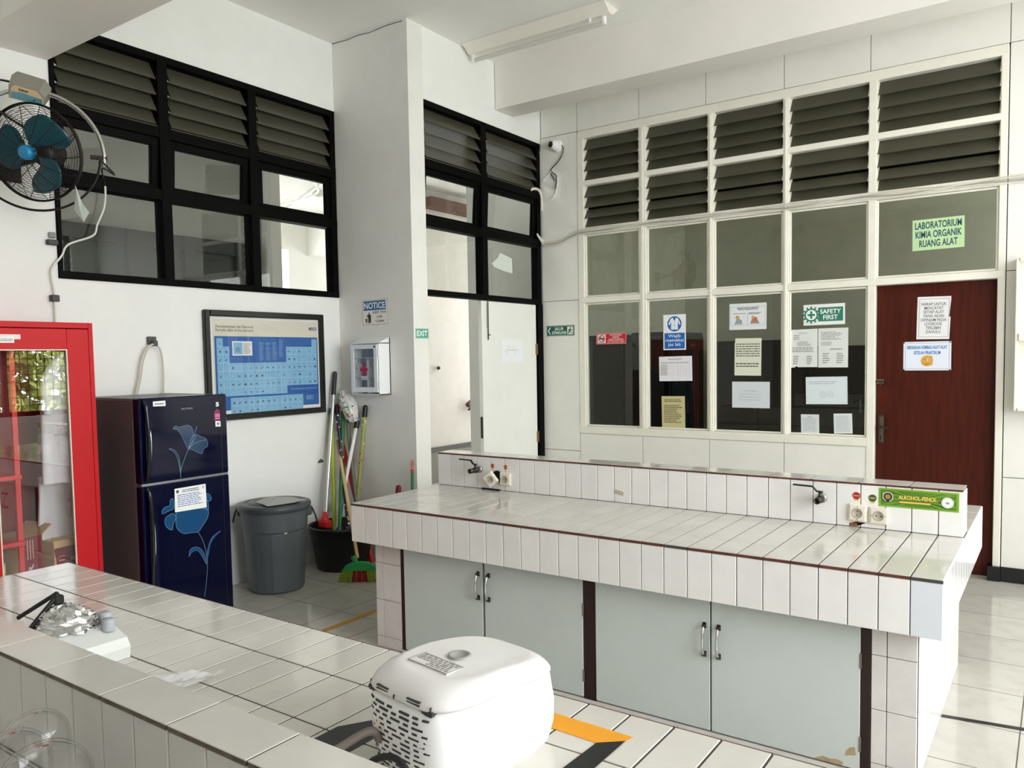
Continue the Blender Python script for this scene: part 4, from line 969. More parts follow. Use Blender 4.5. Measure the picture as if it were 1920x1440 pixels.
# ---------------------------------------------------------------- signs: flat sheets with their lettering
def sheet(name, label, cat, c, ex, ey, w_, h_, bgc, parts, rot=0, th=.0015, rough=.7, group=None, notch=None):
    c, ex, ey = Vector(c), Vector(ex), Vector(ey); n = ex.cross(ey)
    if rot: a = math.radians(rot); ex, ey = ex*math.cos(a)+ey*math.sin(a), ey*math.cos(a)-ex*math.sin(a)
    b = MB(); q = lambda u, v, e=0: c+ex*((u-.5)*w_)+ey*((v-.5)*h_)+n*(th+e)
    pts = notch or [(0, 0), (1, 0), (1, 1), (0, 1)]
    b.poly([q(u, v, -th) for u, v in pts], mat('sheet_'+bgc, bgc, rough), n*th)
    e = .0004
    for P_ in parts:
        k = P_[0]
        if k == 't': _, s, u, v, tw, thh, colr = P_[:7]; b.text(s, q(u, v, e), ex, ey, tw*w_, thh*h_, flat(colr), P_[7] if len(P_) > 7 else .012)
        elif k == 'm': _, s, u, v, tw, thh, colr = P_[:7]; b.text(s, q(u, v, e), -ex, ey, tw*w_, thh*h_, flat(colr), .01)
        elif k == 'r': _, u0, v0, u1, v1, colr = P_; b.add([q(u0, v0, e), q(u1, v0, e), q(u1, v1, e), q(u0, v1, e)], [(0, 1, 2, 3)], flat(colr))
        elif k == 'd': _, u, v, r, colr = P_[:5]; b.disc(q(u, v, e), r*h_, 0, flat(colr), ex, ey)
        elif k == 'p': b.add([q(u, v, e) for u, v in P_[1]], [tuple(range(len(P_[1])))], flat(P_[2]))
        elif k == 'l': _, u0, v0, u1, v1, nn, colr = P_[:7]; lines(b, q(u0, v0), ex, ey, (u1-u0)*w_, (v1-v0)*h_, nn, flat(colr), P_[7] if len(P_) > 7 else .3, off=n*e, seed=len(b.v))
        elif k == 'o':
            _, u0, v0, u1, v1, wd, colr = P_
            for a0_, b0_, a1_, b1_ in ((u0, v0, u1, v0+wd), (u0, v1-wd, u1, v1), (u0, v0, u0+wd*h_/w_, v1), (u1-wd*h_/w_, v0, u1, v1)): b.add([q(a0_, b0_, e), q(a1_, b0_, e), q(a1_, b1_, e), q(a0_, b1_, e)], [(0, 1, 2, 3)], flat(colr))
        e += .00012
    return tag(obj(name, b), label, cat, group)
# on the column (facing the camera)
K = '1c1c1e'
man = [('d', .27, .47, .035, K), ('p', [(.22, .42), (.33, .43), (.34, .25), (.24, .25)], K), ('p', [(.24, .25), (.285, .25), (.28, .09), (.235, .09)], K), ('p', [(.29, .25), (.34, .25), (.335, .09), (.295, .09)], K), ('p', [(.235, .40), (.235, .35), (.17, .33), (.17, .36)], K), ('p', [(.12, .27), (.21, .27), (.195, .1), (.135, .1)], '6a6a68')]
sheet('notice_sign', 'white and blue NOTICE keep this lab clean sign on the column', 'sign', (-.388, YC, 1.91), X, Z, .275, .193, 'efece4',
      [('o', .01, .012, .99, .988, .012, '55524e'), ('r', .06, .58, .91, .95, '2f6ea6'), ('t', 'NOTICE', .485, .765, .8, .25, 'f3f3ef', .02), ('t', 'KEEP THIS', .67, .49, .5, .085, K, .01), ('t', 'LAB', .67, .32, .2, .085, K, .01), ('t', 'CLEAN', .67, .15, .32, .085, K, .01)]+man, rot=.5)
sheet('exit_sign', 'green EXIT sign on the narrow bright side of the column', 'sign', (0, -1.672, 1.738), Y, Z, .142, .074, '3f9a80', [('o', .02, .04, .98, .96, .035, 'd7efe6'), ('t', 'EXIT', .5, .5, .82, .58, 'eefaf5', .03)])
# first aid box
t = thing('first_aid_box', (-.39, YC-.06, 1.28), 'white first aid box with glass door and red cross on the column', 'first aid box')
AW = mat('aid_white', 'eff1f3', .35); xa, xb, za, zb = -.535, -.243, 1.285, 1.675
b = MB(); yf = YC-.12
b.box(xa, xb, YC-.008, YC, za, zb+.04, AW).box(xa, xa+.006, yf, YC, za, zb, AW).box(xb-.006, xb, yf, YC, za, zb, AW).box(xa, xb, yf, YC, za, za+.006, AW)
b.add([(xa, yf, zb), (xb, yf, zb), (xb, YC, zb+.045), (xa, YC, zb+.045), (xa, yf, zb-.006), (xb, yf, zb-.006), (xb, YC, zb-.006), (xa, YC, zb-.006)], [(0, 1, 2, 3), (0, 4, 5, 1), (1, 5, 6, 2), (0, 3, 7, 4), (4, 7, 6, 5)], AW)
obj('box', b, t)
sh = MB()
for z in (1.42, 1.56): sh.box(xa+.006, xb-.006, YC-.10, YC-.008, z, z+.006, AW)
sh.box(-.39, -.384, YC-.10, YC-.008, za+.006, 1.56, AW).box(xa+.006, xb-.006, YC-.014, YC-.009, za+.01, zb-.01, mat('aid_back_grey', 'a7adba', .6))
obj('shelf', sh, t)
d = MB(); yd = yf-.014
ringb(d, (xa+.008, xb-.006, za+.02, zb-.012), (.034, .036, .038, .033), lambda u0, u1, v0, v1: d.box(u0, u1, yd, yf-.001, v0, v1, AW, .002))
do = obj('door', d, t)
obj('pane', MB().box(xa+.04, xb-.04, yd+.004, yd+.007, za+.055, zb-.042, CLEAR), do)
cr = MB(); MG = mat('cross_magenta', 'b3174d', .5); yy = yd+.003; cx = -.390; cz = 1.475
cr.add([(cx+a*.0125+b_*.04, yy, cz+c_*.05) for a, b_, c_ in ((-1, 0, -1), (1, 0, -1), (1, 0, 1), (-1, 0, 1))], [(0, 1, 2, 3)], MG).add([(cx+a*.04, yy-.0003, cz+c_*.0125) for a, c_ in ((-1, -1), (1, -1), (1, 1), (-1, 1))], [(0, 1, 2, 3)], MG)
for i, ch in enumerate('FIRST AID BOX'):
    a = math.radians(178-i*176/12)
    if ch != ' ':
        tx = Vector((math.sin(a), 0, -math.cos(a))); tz = Vector((math.cos(a), 0, math.sin(a))); cr.text(ch, Vector((cx, yy, 1.485))+tz*.079, tx, tz, .012 if ch != 'I' else .004, .016, flat('8a3a50'), .0)
cr.add([(cx-.03, yy, 1.40), (cx+.03, yy, 1.40), (cx+.03, yy, 1.422), (cx-.03, yy, 1.422)], [(0, 1, 2, 3)], PAPER)
lines(cr, (cx-.025, yy, 1.405), X, Z, .05, .012, 1, flat('555555'), .1, off=Vector((0, -.0006, 0)))
obj('cross_print', cr, do)
lk = MB().lathe([(.008, 0), (.008, .004), (0, .004)], IRON, n=14, T=Matrix.Translation((xb-.028, yd, zb-.03)) @ Matrix.Rotation(PI/2, 4, 'X'))
obj('lock', lk, do)
for z in (1.36, 1.60): obj('hinge', MB().tube([(xb+.001, yf-.004, z-.022), (xb+.001, yf-.004, z+.022)], .005, CHROME, 8), do)
# panel wall and glass
sheet('evacuation_sign', 'green JALUR EVAKUASI arrow sign left of the white window', 'sign', (.183, 0, 1.784), X, Z, .294, .096, '1f5a4a', [('o', .015, .04, .985, .96, .03, 'cfe6da'), ('t', 'JALUR\nEVAKUASI', .46, .5, .5, .66, 'e9f5ee', .02), ('p', [(.05, .5), (.12, .82), (.16, .82), (.09, .5), (.16, .18), (.12, .18)], 'e9f5ee'), ('r', .75, .14, .95, .86, 'e4efe8'), ('d', .86, .73, .07, '1f5a4a'), ('p', [(.82, .64), (.89, .62), (.86, .38), (.80, .40)], '1f5a4a'), ('p', [(.80, .42), (.85, .42), (.80, .2), (.76, .22)], '1f5a4a'), ('p', [(.84, .42), (.88, .38), (.93, .22), (.90, .2)], '1f5a4a'), ('p', [(.83, .6), (.79, .48), (.77, .5), (.81, .63)], '1f5a4a'), ('p', [(.89, .6), (.94, .5), (.925, .47), (.87, .55)], '1f5a4a')])
GY = .0258
sheet('no_smoking_sticker', 'red no-smoking sticker on the leftmost lower pane', 'sticker', (.685, GY, 1.70), X, Z, .295, .096, 'c4202c', [('o', .01, .03, .99, .97, .03, 'e9d5d2'), ('r', .05, .12, .32, .88, 'efd9d4'), ('d', .185, .5, .33, '8e1a22'), ('d', .185, .5, .26, 'efd9d4'), ('r', .10, .44, .27, .56, K), ('p', [(.115, .68), (.135, .74), (.255, .32), (.235, .26)], '8e1a22'), ('t', 'KAWASAN\nBEBAS\nASAP ROKOK', .66, .62, .5, .56, 'f1d9d6', .015), ('r', .37, .29, .95, .31, 'f1d9d6'), ('t', 'NO SMOKING AREA', .66, .18, .55, .13, 'f1d9d6', .0)])
coat = [(.5, .90), (.60, .895), (.68, .86), (.79, .69), (.745, .66), (.66, .775), (.665, .60), (.335, .60), (.34, .775), (.255, .66), (.21, .69), (.32, .86), (.40, .895)]
coat = [(.5, .905), (.59, .905), (.67, .88), (.775, .725), (.72, .70), (.65, .80), (.655, .575), (.345, .575), (.35, .80), (.28, .70), (.225, .725), (.33, .88), (.41, .905)]
sheet('lab_coat_sign', 'blue and white Wajib memakai jas lab sign on the second pane', 'sign', (1.275, GY, 1.736), X, Z, .199, .293, 'f0f2f4', [('r', .05, .035, .95, .48, '1566b8'), ('d', .5, .735, .215, '1566b8'), ('p', coat, 'eef3f8'), ('r', .495, .58, .505, .80, '6a90b8'), ('r', .35, .68, .65, .685, '8fb0d0'), ('p', [(.44, .905), (.56, .905), (.5, .80)], '1566b8'), ('t', 'Wajib\nmemakai\njas lab', .5, .265, .8, .36, 'e8f2fb', .008)])
sheet('schedule_paper', 'white sheet with a printed table under the blue coat sign', 'paper', (1.282, GY, 1.434), X, Z, .292, .205, 'ecebf0', [('l', .28, .85, .72, .92, 2, '70707a', .2), ('l', .06, .72, .92, .78, 1, '8a8a92', .1), ('l', .05, .24, .26, .68, 11, '8a8a92', .1), ]+[('r', u, .24, u+.004, .70, 'c3c3ca') for u in (.04, .27, .35, .43, .58, .66, .74, .82, .92)]+[('r', .04, v, .92, v+.005, 'c9c9d0') for v in (.24, .35, .47, .58, .70)], rot=.8)
sheet('yellow_notice', 'yellowed notice at the bottom of the second pane', 'paper', (1.261, GY, 1.07), X, Z, .207, .270, 'c9c08e', [('l', .12, .82, .9, .92, 2, '4b4630', .2), ('l', .1, .17, .92, .74, 10, '5d573d', .35)], rot=.8)
sheet('comic_notice', 'white notice with two small colour drawings on the third pane', 'paper', (1.888, GY, 1.84), X, Z, .293, .205, 'e4e8ea', [('o', .03, .16, .96, .88, .008, '9aa0a4'), ('t', 'BUANGLAH SAMPAH\nPADA TEMPATNYA', .5, .80, .58, .10, '2c2c30', .03), ('l', .1, .60, .45, .64, 1, '2c2c30', .1), ('l', .52, .57, .88, .66, 2, '2c2c30', .2), ('r', .495, .18, .502, .58, '9aa0a4'),
      ('p', [(.13, .2), (.36, .2), (.34, .36), (.27, .42), (.2, .40)], '8da7b4'), ('d', .22, .47, .075, 'c29a5c'), ('p', [(.15, .2), (.36, .2), (.30, .26)], 'd0a860'), ('p', [(.56, .22), (.82, .22), (.78, .34), (.70, .44), (.62, .40)], '8d9398'), ('d', .69, .38, .10, 'cf6a4c'), ('d', .64, .46, .06, 'd2a878')], rot=-.3)
sheet('cream_notice', 'cream notice with justified text in the middle of the third pane', 'paper', (1.889, GY, 1.523), X, Z, .212, .293, 'dfe0cd', [('l', .05, .50, .95, .88, 6, '6d6d60', .02), ('l', .05, .22, .92, .36, 2, '5f5f54', .05)], rot=-.6, notch=[(0, 0), (1, 0), (1, 1), (.02, 1), (.02, .91), (.0, .88)])
sheet('reversed_notice', 'pale sheet facing away at the bottom of the third pane', 'paper', (1.912, GY, 1.225), X, Z, .298, .206, 'd5dde2', [('l', .3, .60, .7, .72, 1, 'c0c9cf', .2), ('l', .18, .26, .82, .58, 3, 'c0c9cf', .2)])
gear = []
for i in range(12): a = 2*PI*i/12; gear.append(('p', [(.19+.42*.52*math.cos(a+s)*r_, .5+.80*.52*math.sin(a+s)*r_) for s, r_ in ((-.13, .75), (.13, .75), (.10, 1.0), (-.10, 1.0))], '2d7c66'))
sheet('safety_sign', 'white SAFETY FIRST sign with a green gear at the top of the fourth pane', 'sign', (2.46, GY, 1.83), X, Z, .294, .154, 'e9edea', [('r', .36, .17, .955, .84, '2d7c66'), ('t', 'SAFETY\nFIRST', .655, .5, .5, .5, 'eef5f1', .02)]+gear+[('d', .19, .5, .32, '2d7c66'), ('d', .19, .5, .25, 'eef3f0'), ('r', .165, .32, .215, .68, '2d7c66'), ('r', .10, .45, .28, .55, '2d7c66')], rot=.4)
sheet('pinned_letter', 'wrinkled letter on the left below the SAFETY FIRST sign', 'paper', (2.31, GY, 1.582), X, Z, .210, .290, 'dfe2de', [('l', .35, .88, .65, .91, 1, '7a7d7a', .1), ('l', .15, .72, .5, .86, 3, '8a8d8a', .4), ('l', .3, .56, .8, .68, 4, '8a8d8a', .4), ('l', .12, .40, .9, .54, 4, '7a7d7a', .1), ('l', .15, .08, .35, .32, 4, '8a8d8a', .3), ('l', .62, .08, .82, .32, 4, '8a8d8a', .3)], notch=[(0, 0), (.2, .0), (.27, .04), (.33, .01), (1, .01), (1, 1), (0, .985)])
sheet('pinned_letter', 'wrinkled letter on the right below the SAFETY FIRST sign', 'paper', (2.525, GY, 1.582), X, Z, .210, .291, 'dde0dc', [('l', .1, .70, .85, .92, 7, '8a8d8a', .4), ('l', .1, .56, .6, .66, 4, '8a8d8a', .4), ('l', .4, .44, .9, .5, 1, '8a8d8a', .3), ('l', .15, .1, .4, .38, 5, '8a8d8a', .4), ('l', .62, .1, .88, .38, 5, '8a8d8a', .4)])
sheet('reversed_notice', 'pale landscape sheet facing away below the two pinned letters', 'paper', (2.48, GY, 1.265), X, Z, .296, .205, 'd9e1e5', [('o', .02, .03, .98, .97, .006, 'b9c2c7'), ('l', .08, .72, .8, .86, 2, 'b2bcc2', .2), ('d', .42, .35, .14, 'cdd6da'), ('d', .6, .36, .13, 'cfd8dc')], rot=1)
sheet('small_note', 'left of two small printed notes at the bottom of the fourth pane', 'paper', (2.364, GY, 1.012), X, Z, .132, .143, 'd8dcde', [('l', .36, .84, .62, .9, 1, '6a6d70', .1), ('l', .1, .1, .9, .82, 13, 'a9aeb2', .2)], rot=.9)
sheet('small_note', 'right of two small printed notes at the bottom of the fourth pane', 'paper', (2.599, GY, 1.022), X, Z, .129, .148, 'dbdfe1', [('l', .1, .1, .9, .9, 14, 'b2b7ba', .2)], rot=2)
sheet('room_sign', 'green LABORATORIUM KIMIA ORGANIK sign on the transom over the brown door', 'sign', (3.204, GY, 2.348), X, Z, .316, .210, 'b9d8a4', [('t', 'LABORATORIUM\nKIMIA ORGANIK\nRUANG ALAT', .5, .51, .9, .82, '24485c', .022)], rot=.5)
DY = .0495
bb = lambda: [('o', .03, .03, .97, .97, .012, '5a5a60')]
sheet('logbook_notice', 'portrait white notice with capital lettering on the brown door', 'paper', (3.181, DY, 1.775), X, Z, .207, .294, 'e8e8e8', [('o', .06, .05, .95, .95, .007, '6a6a6c'), ('t', 'HARAP UNTUK\nMENCATAT\nSETIAP ALAT\nYANG AKAN\nDIPINJAM PADA\nLOGBOOK\nTERLEBIH\nDAHULU', .5, .5, .76, .72, '3c3c40', .004)], rot=-1, notch=[(0, 0), (.98, 0), (1, .52), (.955, .53), (1, .9), (1, 1), (0, 1)])
sheet('cleaning_notice', 'landscape white notice with blue lettering and a yellow face on the brown door', 'paper', (3.143, DY, 1.512), X, Z, .298, .201, 'e3e9f4', [('o', .04, .05, .96, .95, .008, '5e6a84'), ('t', 'BERSIHKAN KEMBALI ALAT-ALAT', .5, .80, .84, .12, '3d7fc4', .03), ('t', 'SETELAH PRAKTIKUM', .5, .615, .56, .12, '3d7fc4', .03), ('d', .5, .33, .19, 'd8a145'), ('p', [(.5, .16), (.61, .17), (.63, .33), (.61, .5), (.5, .52)], 'd8a145'), ('r', .42, .37, .48, .385, '4a3010'), ('d', .53, .36, .035, 'fdf7e8'), ('d', .535, .36, .02, '2c1c10'), ('p', [(.43, .25), (.49, .22), (.55, .25), (.55, .235), (.49, .20), (.43, .235)], '4a3010')]+[('r', u, v, u+.03, v+.045, '202024') for u in (.0, .96) for v in (.0, .95)])
sheet('diagram_paper', 'white sheet with a faint line drawing on the white door leaf', 'paper', (-.019, -.478, 1.607), Y, Z, .335, .205, 'f1f2f6', [('r', .2, .52, .74, .535, 'b9bcc0'), ('r', .24, .3, .25, .52, 'b9bcc0'), ('r', .62, .3, .63, .52, 'b9bcc0'), ('o', .3, .54, .62, .68, .01, 'c3c6ca'), ('r', .16, .45, .19, .48, 'd0b46a'), ('r', .72, .45, .75, .48, 'd0b46a')])
sheet('torn_paper', 'torn white paper remnant on the glass above the white door leaf', 'paper', (-.051, -.56, 2.36), Y, Z, .30, .17, 'd3dcd4', [], notch=[(0, .42), (.3, .75), (.4, 1), (.98, .8), (1, .05), (.62, .1), (.1, .25)])
# splashback signs
grn = [('r', .03, .09, .97, .91, '54801f')]
for i in range(16):
    a = PI*i/16; b_ = a+PI/34
    for s in (1, -1):
        f = lambda q: (.5+s*min(.46, .12/max(abs(math.tan(q)), .001))*(1 if math.cos(q)*s > 0 else 1)*1, .5)
    dx, dz = math.cos(a), math.sin(a)
    P_ = []
    for q in (a, b_):
        c_, s_ = math.cos(q), math.sin(q); k = min(.46/max(abs(c_)*.28, 1e-4), .40/max(abs(s_)*1.0, 1e-4)); P_.append((c_*.28*k, s_*k))
    for s in (1, -1): grn.append(('p', [(.5, .5), (.5+s*P_[0][0], .5+s*P_[0][1]), (.5+s*P_[1][0], .5+s*P_[1][1])], '6f9d30'))
sheet('bench_sign', 'green ALKOHOL-FENOL sign on the right end of the splashback', 'sign', (3.437, SPY-.0012, .926), X, Z, .301, .079, '7fae35', grn+[('t', 'ALKOHOL-FENOL', .495, .57, .48, .22, 'f0d568', .03), ('r', .27, .27, .66, .36, 'e7c65a'), ('d', .12, .55, .27, 'cfcfc9'), ('d', .12, .55, .22, '33352e'), ('d', .12, .55, .13, 'b28a3c'), ('r', .10, .28, .14, .36, '1f201c'), ('d', .865, .47, .29, 'e3e6e2'), ('d', .865, .47, .25, 'c9d1c8'), ('d', .865, .47, .23, 'eef0ec'), ('r', .845, .40, .885, .50, '9aa89a')], th=.002, rough=.35)
def blob(x, z, c1, c2, label, s, w_=.026):
    sheet('round_sticker', label, 'sticker', (x, SPY-.0012, z), X, Z, w_, w_, c2, [('d', .5, .66, .46, c1), ('t', s, .5, .66, .7, .2, 'f2d9c0', .01)], notch=[(.5+.5*math.cos(q), .66+.46*math.sin(q)) for q in [i*PI/8 for i in range(16)][:9]]+[(.1, .45), (.3, .0), (.7, .0), (.9, .45)])
blob(1.228, .921, 'b8231f', 'e3b54a', 'round red sticker above the hanging socket', 'ON'); blob(1.320, .919, 'b8231f', 'e3b54a', 'round red sticker above the straight left socket', 'ON')
blob(3.197, .917, 'ad1f25', 'e5b93f', 'round red sticker above the socket beside the right tap', 'HATI-HATI', .034); blob(3.262, .912, '3a5220', 'e5c53f', 'round green sticker left of the ALKOHOL-FENOL sign', 'HEMAT', .034)

# ---------------------------------------------------------------- corner: bin, bucket, brooms
bx, by = -.47, -2.69
t = thing('trash_bin', (bx, by, 0), 'dark grey plastic trash bin with lid beside the left wall', 'trash bin')
BG = mat('bin_grey', '5a6166', .45)
obj('bin_body', MB().lathe([(0, .0), (.17, 0), (.182, .015), (.205, .40), (.206, .41), (.214, .42), (.222, .53), (.226, .56)], BG, (bx, by, 0), 72, rib=lambda k, i: (.012 if (k % 9) < 4 else 0) if 1 < i < 4 else 0, smooth=False), t)
obj('lid', MB().lathe([(.232, .548), (.240, .552), (.243, .575), (.236, .592), (.20, .597), (.19, .588), (.175, .588), (.168, .600), (.13, .602), (.12, .594), (0, .598)], mat('bin_lid', '484d51', .4), (bx, by, 0), 56), t)
hd = MB()
view = Vector((.82, .57, 0))
for s in (-1, 1):
    q = Vector((bx, by, .53))+view*s*.222
    hd.box(-.03, .03, -.02, .03, -.03, .03, BG, .004, Matrix.Translation(q) @ Matrix.Rotation(math.atan2(view.y, view.x), 4, 'Z')); e = q+view*s*.035
    hd.tube(spl([e+Z*.02, e+view*s*.02-Z*.03, e+view*s*.03-Z*.075]), .006, IRON, 6)
obj('handle', hd, t)
tag(obj('bin_sticker', MB().lathe([(.012, 0), (.012, .002), (0, .002)], mat('beige_button', 'd9cdb0', .5), n=18, T=Matrix.Translation((bx+.197, by-.072, .415)) @ Matrix.Rotation(math.radians(-20), 4, 'Z') @ Matrix.Rotation(PI/2, 4, 'Y'))), 'small round beige sticker on the front of the trash bin', 'sticker')
pp = MB(); vs = [(bx-.03, by-.13, .607), (bx+.15, by-.17, .60), (bx+.20, by-.02, .603), (bx+.21, by+.10, .606), (bx+.06, by+.10, .612), (bx-.10, by+.03, .612), (bx+.05, by-.03, .618)]
vs = [(x, y, z+.004) for x, y, z in vs]
pp.add(vs, [(0, 1, 6), (1, 2, 6), (2, 3, 6), (3, 4, 6), (4, 5, 6), (5, 0, 6)], mat('dusty_paper', 'b9b8b4', .8))
tag(obj('crumpled_paper', pp, solid=.001), 'crumpled grey paper lying on the trash bin lid', 'paper')
ux, uy = -.50, -2.06
t = thing('bucket', (ux, uy, 0), 'black plastic bucket holding the broom handles in the corner', 'bucket')
obj('bucket_body', MB().lathe([(0, 0), (.185, 0), (.19, .01), (.235, .30), (.248, .30), (.248, .325), (.235, .325), (.23, .31), (.18, .02), (0, .02)], mat('bucket_black', '0b0b0c', .5), (ux, uy, 0), 40), t)
def stick(name, a, b_, r, m, label, cap=None, capl=.07, floral=None, extra=None, cat='broom', cap2=None):
    a, b_ = Vector(a), Vector(b_); t = thing(name, b_, label, cat, 'cleaning tools in the corner')
    r *= 1.2; dn = (a-b_).normalized(); a2 = a-dn*capl if cap else a
    s = MB().tube([b_, a2], r, m, 10)
    if floral:
        fl_ = s; L_ = (a2-b_).length; rr = random.Random(len(label)); o1 = dn.orthogonal().normalized(); o2 = dn.cross(o1)
        for i in range(int(L_/.014)):
            an = rr.uniform(0, 2*PI); c_ = b_+dn*(i*.014+rr.uniform(0, .01)); nr = o1*math.cos(an)+o2*math.sin(an); tg = dn.cross(nr)
            fl_.disc(c_+nr*(r+.0012), rr.uniform(.005, .009), 0, mat(rr.choice(floral), rr.choice(floral), .4) if 0 else flat(rr.choice(floral), .4), tg, dn, k=7)
    obj('handle', s, t)
    if cap: obj('grip', MB().tube([a2, a], r*1.35, cap, 10).sphere(a, r*1.3, cap, 10, 6), t)
    if extra: extra(t, a, b_, dn, r)
    return t
def mop(t, a, b_, dn, r):
    o = b_+dn*.02; obj('mop_head', MB().box(o.x-.05, o.x+.05, o.y-.03, o.y+.03, o.z-.03, o.z+.03, mat('mop_red', 'c81e1e', .5), .01).lathe([(.03, .03), (.014, .09), (0, .09)], mat('mop_red', 'c81e1e'), tuple(o), 16), t)
stick('mop', (-.74, -1.866, 1.447), (-.62, -2.12, .30), .011, mat('silver_tube', 'd6d6d2', .3, .6), 'silver mop with dark grip, the tallest handle in the corner', mat('mop_grip', '2e2e2c', .4), .17, extra=mop, cat='mop')
stick('stick', (-.75, -1.905, 1.16), (-.56, -2.08, .03), .013, mat('olive_green', '9db024', .45), 'olive green stick with a teal top, leftmost in the corner', mat('teal_cap', '1f5f70', .4), .03)
stick('broom', (-.74, -1.859, 1.188), (-.42, -2.04, .03), .0125, mat('navy_wrap', '23223f', .45), 'navy floral broom handle with a black tip', BLACK, .06, ['d8433c', 'e4d9d0', 'd9b838', '7f2f5a', 'e9e3e0'])
stick('broom', (-.715, -1.81, 1.20), (-.48, -2.12, .03), .012, mat('dark_green', '23723a', .45), 'dark green broom handle behind the plastic bag')
stick('broom', (-.70, -1.80, 1.18), (-.40, -1.95, .03), .012, mat('grey_green_wrap', '6e7368', .5), 'grey green patterned broom handle leaning right of the bag', BLACK, .07)
stick('broom', (-.74, -1.815, .90), (-.30, -1.95, .03), .016, mat('red_tube', 'c3202c', .4), 'thick red broom handle leaning to the right')
stick('broom', (-.575, -1.80, 1.072), (-.60, -2.10, .03), .012, mat('white_tube', 'ecebe9', .35), 'white broom handle with a black and light blue grip', BLACK, .055, extra=lambda t, a, b_, dn, r: obj('tip', MB().tube([a-dn*.005, a+dn*.022], r*1.2, mat('light_blue_tip', '6fa8d8', .4), 10), t))
stick('broom', (-.495, -1.79, 1.182), (-.53, -1.93, .03), .0125, mat('leaf_wrap', '9aa050', .45), 'green floral broom handle standing alone on the right', BLACK, .075, ['c84a34', 'e8e4c8', '5c7a34', 'dfe0b0', 'a8b060'])
stick('stick', (-.69, -1.86, .55), (-.49, -2.16, .03), .014, mat('blue_tube', '1c4a96', .4), 'blue stick standing low in the bucket')
# green broom in front of the bucket
t = thing('broom', (-.09, -2.27, 0), 'broom with green head and red and green bristles and a wooden handle', 'broom', 'cleaning tools in the corner')
obj('handle', MB().tube([(-.115, -2.275, .16), (-.735, -1.865, .92)], .012, mat('pale_wood_handle', 'd3ad78', .5), 10), t)
ax = Vector((.80, .60, 0)); ay = Vector((-.60, .80, 0)); o = Vector((-.085, -2.285, 0))
hd = MB(); q = lambda u, v, s=0: o+ax*u+Z*v+ay*s
arc = [(.115*math.cos(PI*i/14)*1.0, .085+.055*math.sin(PI*i/14)) for i in range(15)]
hd.poly([q(u, v, -.018) for u, v in [(.12, .08)]+arc+[(-.12, .08)]], mat('broom_green', '2a9a50', .45), ay*.036).tube([q(-.02, .12), q(-.045, .18)], .018, mat('broom_green', '2a9a50'), 10)
obj('head', hd, t)
for nm, u0, u1, m in (('bristles', -.12, -.045, '9fb83a'), ('bristles', -.045, .045, 'b02a20'), ('bristles', .045, .12, '9fb83a')):
    br = MB(); rr = random.Random(int(u0*1000)+500)
    for i in range(110):
        u = rr.uniform(u0, u1); s = rr.uniform(-.016, .016); fl_ = 1.28+rr.uniform(-.05, .05)
        br.tube([q(u, .085, s), q(u*1.18, .04, s*1.3), q(u*fl_, .002, s*1.6)], .0016, mat('bristle_'+m, m, .6), 4, caps=False)
    obj(nm, br, t)
bgm = mat('bag_white', 'e9e6e6', .25)
b = MB(); rr = random.Random(5); n, m = 22, 14; vs = []; fs = []
for i in range(m+1):
    for k in range(n):
        th = PI*i/m; a = 2*PI*k/n; r = 1+rr.uniform(-.14, .14)
        vs.append(Vector((-.632, -1.835, 1.19))+Vector((.075*r*math.sin(th)*math.cos(a)+.045*(-math.cos(th)), .05*r*math.sin(th)*math.sin(a), .115*math.cos(th)*r)))
for i in range(m):
    for k in range(n): fs.append((i*n+k, (i+1)*n+k, (i+1)*n+(k+1) % n, i*n+(k+1) % n))
b.add(vs, fs, bgm)
for i in range(26):
    a = rr.uniform(-2.6, .4); th = rr.uniform(.5, 2.5); c0 = Vector((-.632, -1.835, 1.19))+Vector((.078*math.sin(th)*math.cos(a)-.045*math.cos(th), .056*math.sin(th)*math.sin(a)-.004, .115*math.cos(th)))
    b.disc(c0+Vector((.004, -.006, 0)), rr.uniform(.006, .014), 0, flat(rr.choice(['b02a4a', '2a8a4a', '3aa05a', 'c0304a'])), Vector((.8, .5, .2)).normalized(), Vector((-.1, -.2, .97)), rr.uniform(.003, .008), 7)
tag(obj('plastic_bag', b), 'crumpled white plastic bag with red and green print among the broom handles', 'bag')
stick('brush', (-.10, -1.86, .60), (-.08, -1.95, .0), .013, mat('dark_red_grip', '7a1420', .45), 'brush with a dark red ribbed grip just above the bench edge', mat('dark_red_grip', '7a1420'), .08)
t = thing('dustpan_stick', (.02, -1.84, 0), 'green dotted stick with a red hanging loop beside the column', 'stick')
obj('handle', MB().tube([(.02, -1.86, 0), (.006, -1.82, .72)], .012, mat('green_dotted', '3d7a52', .45), 10), t)
obj('loop', MB().tube([(.006, -1.82, .72), (.006, -1.82, .74)], .013, mat('loop_red', 'd04030', .45), 10).tube([(.006+.009*math.cos(a*PI/8)*0-.0, -1.82+.011*math.cos(a*PI/8), .775+.028*math.sin(a*PI/8)) for a in range(16)], .004, mat('loop_red', 'd04030'), 6, True), t)

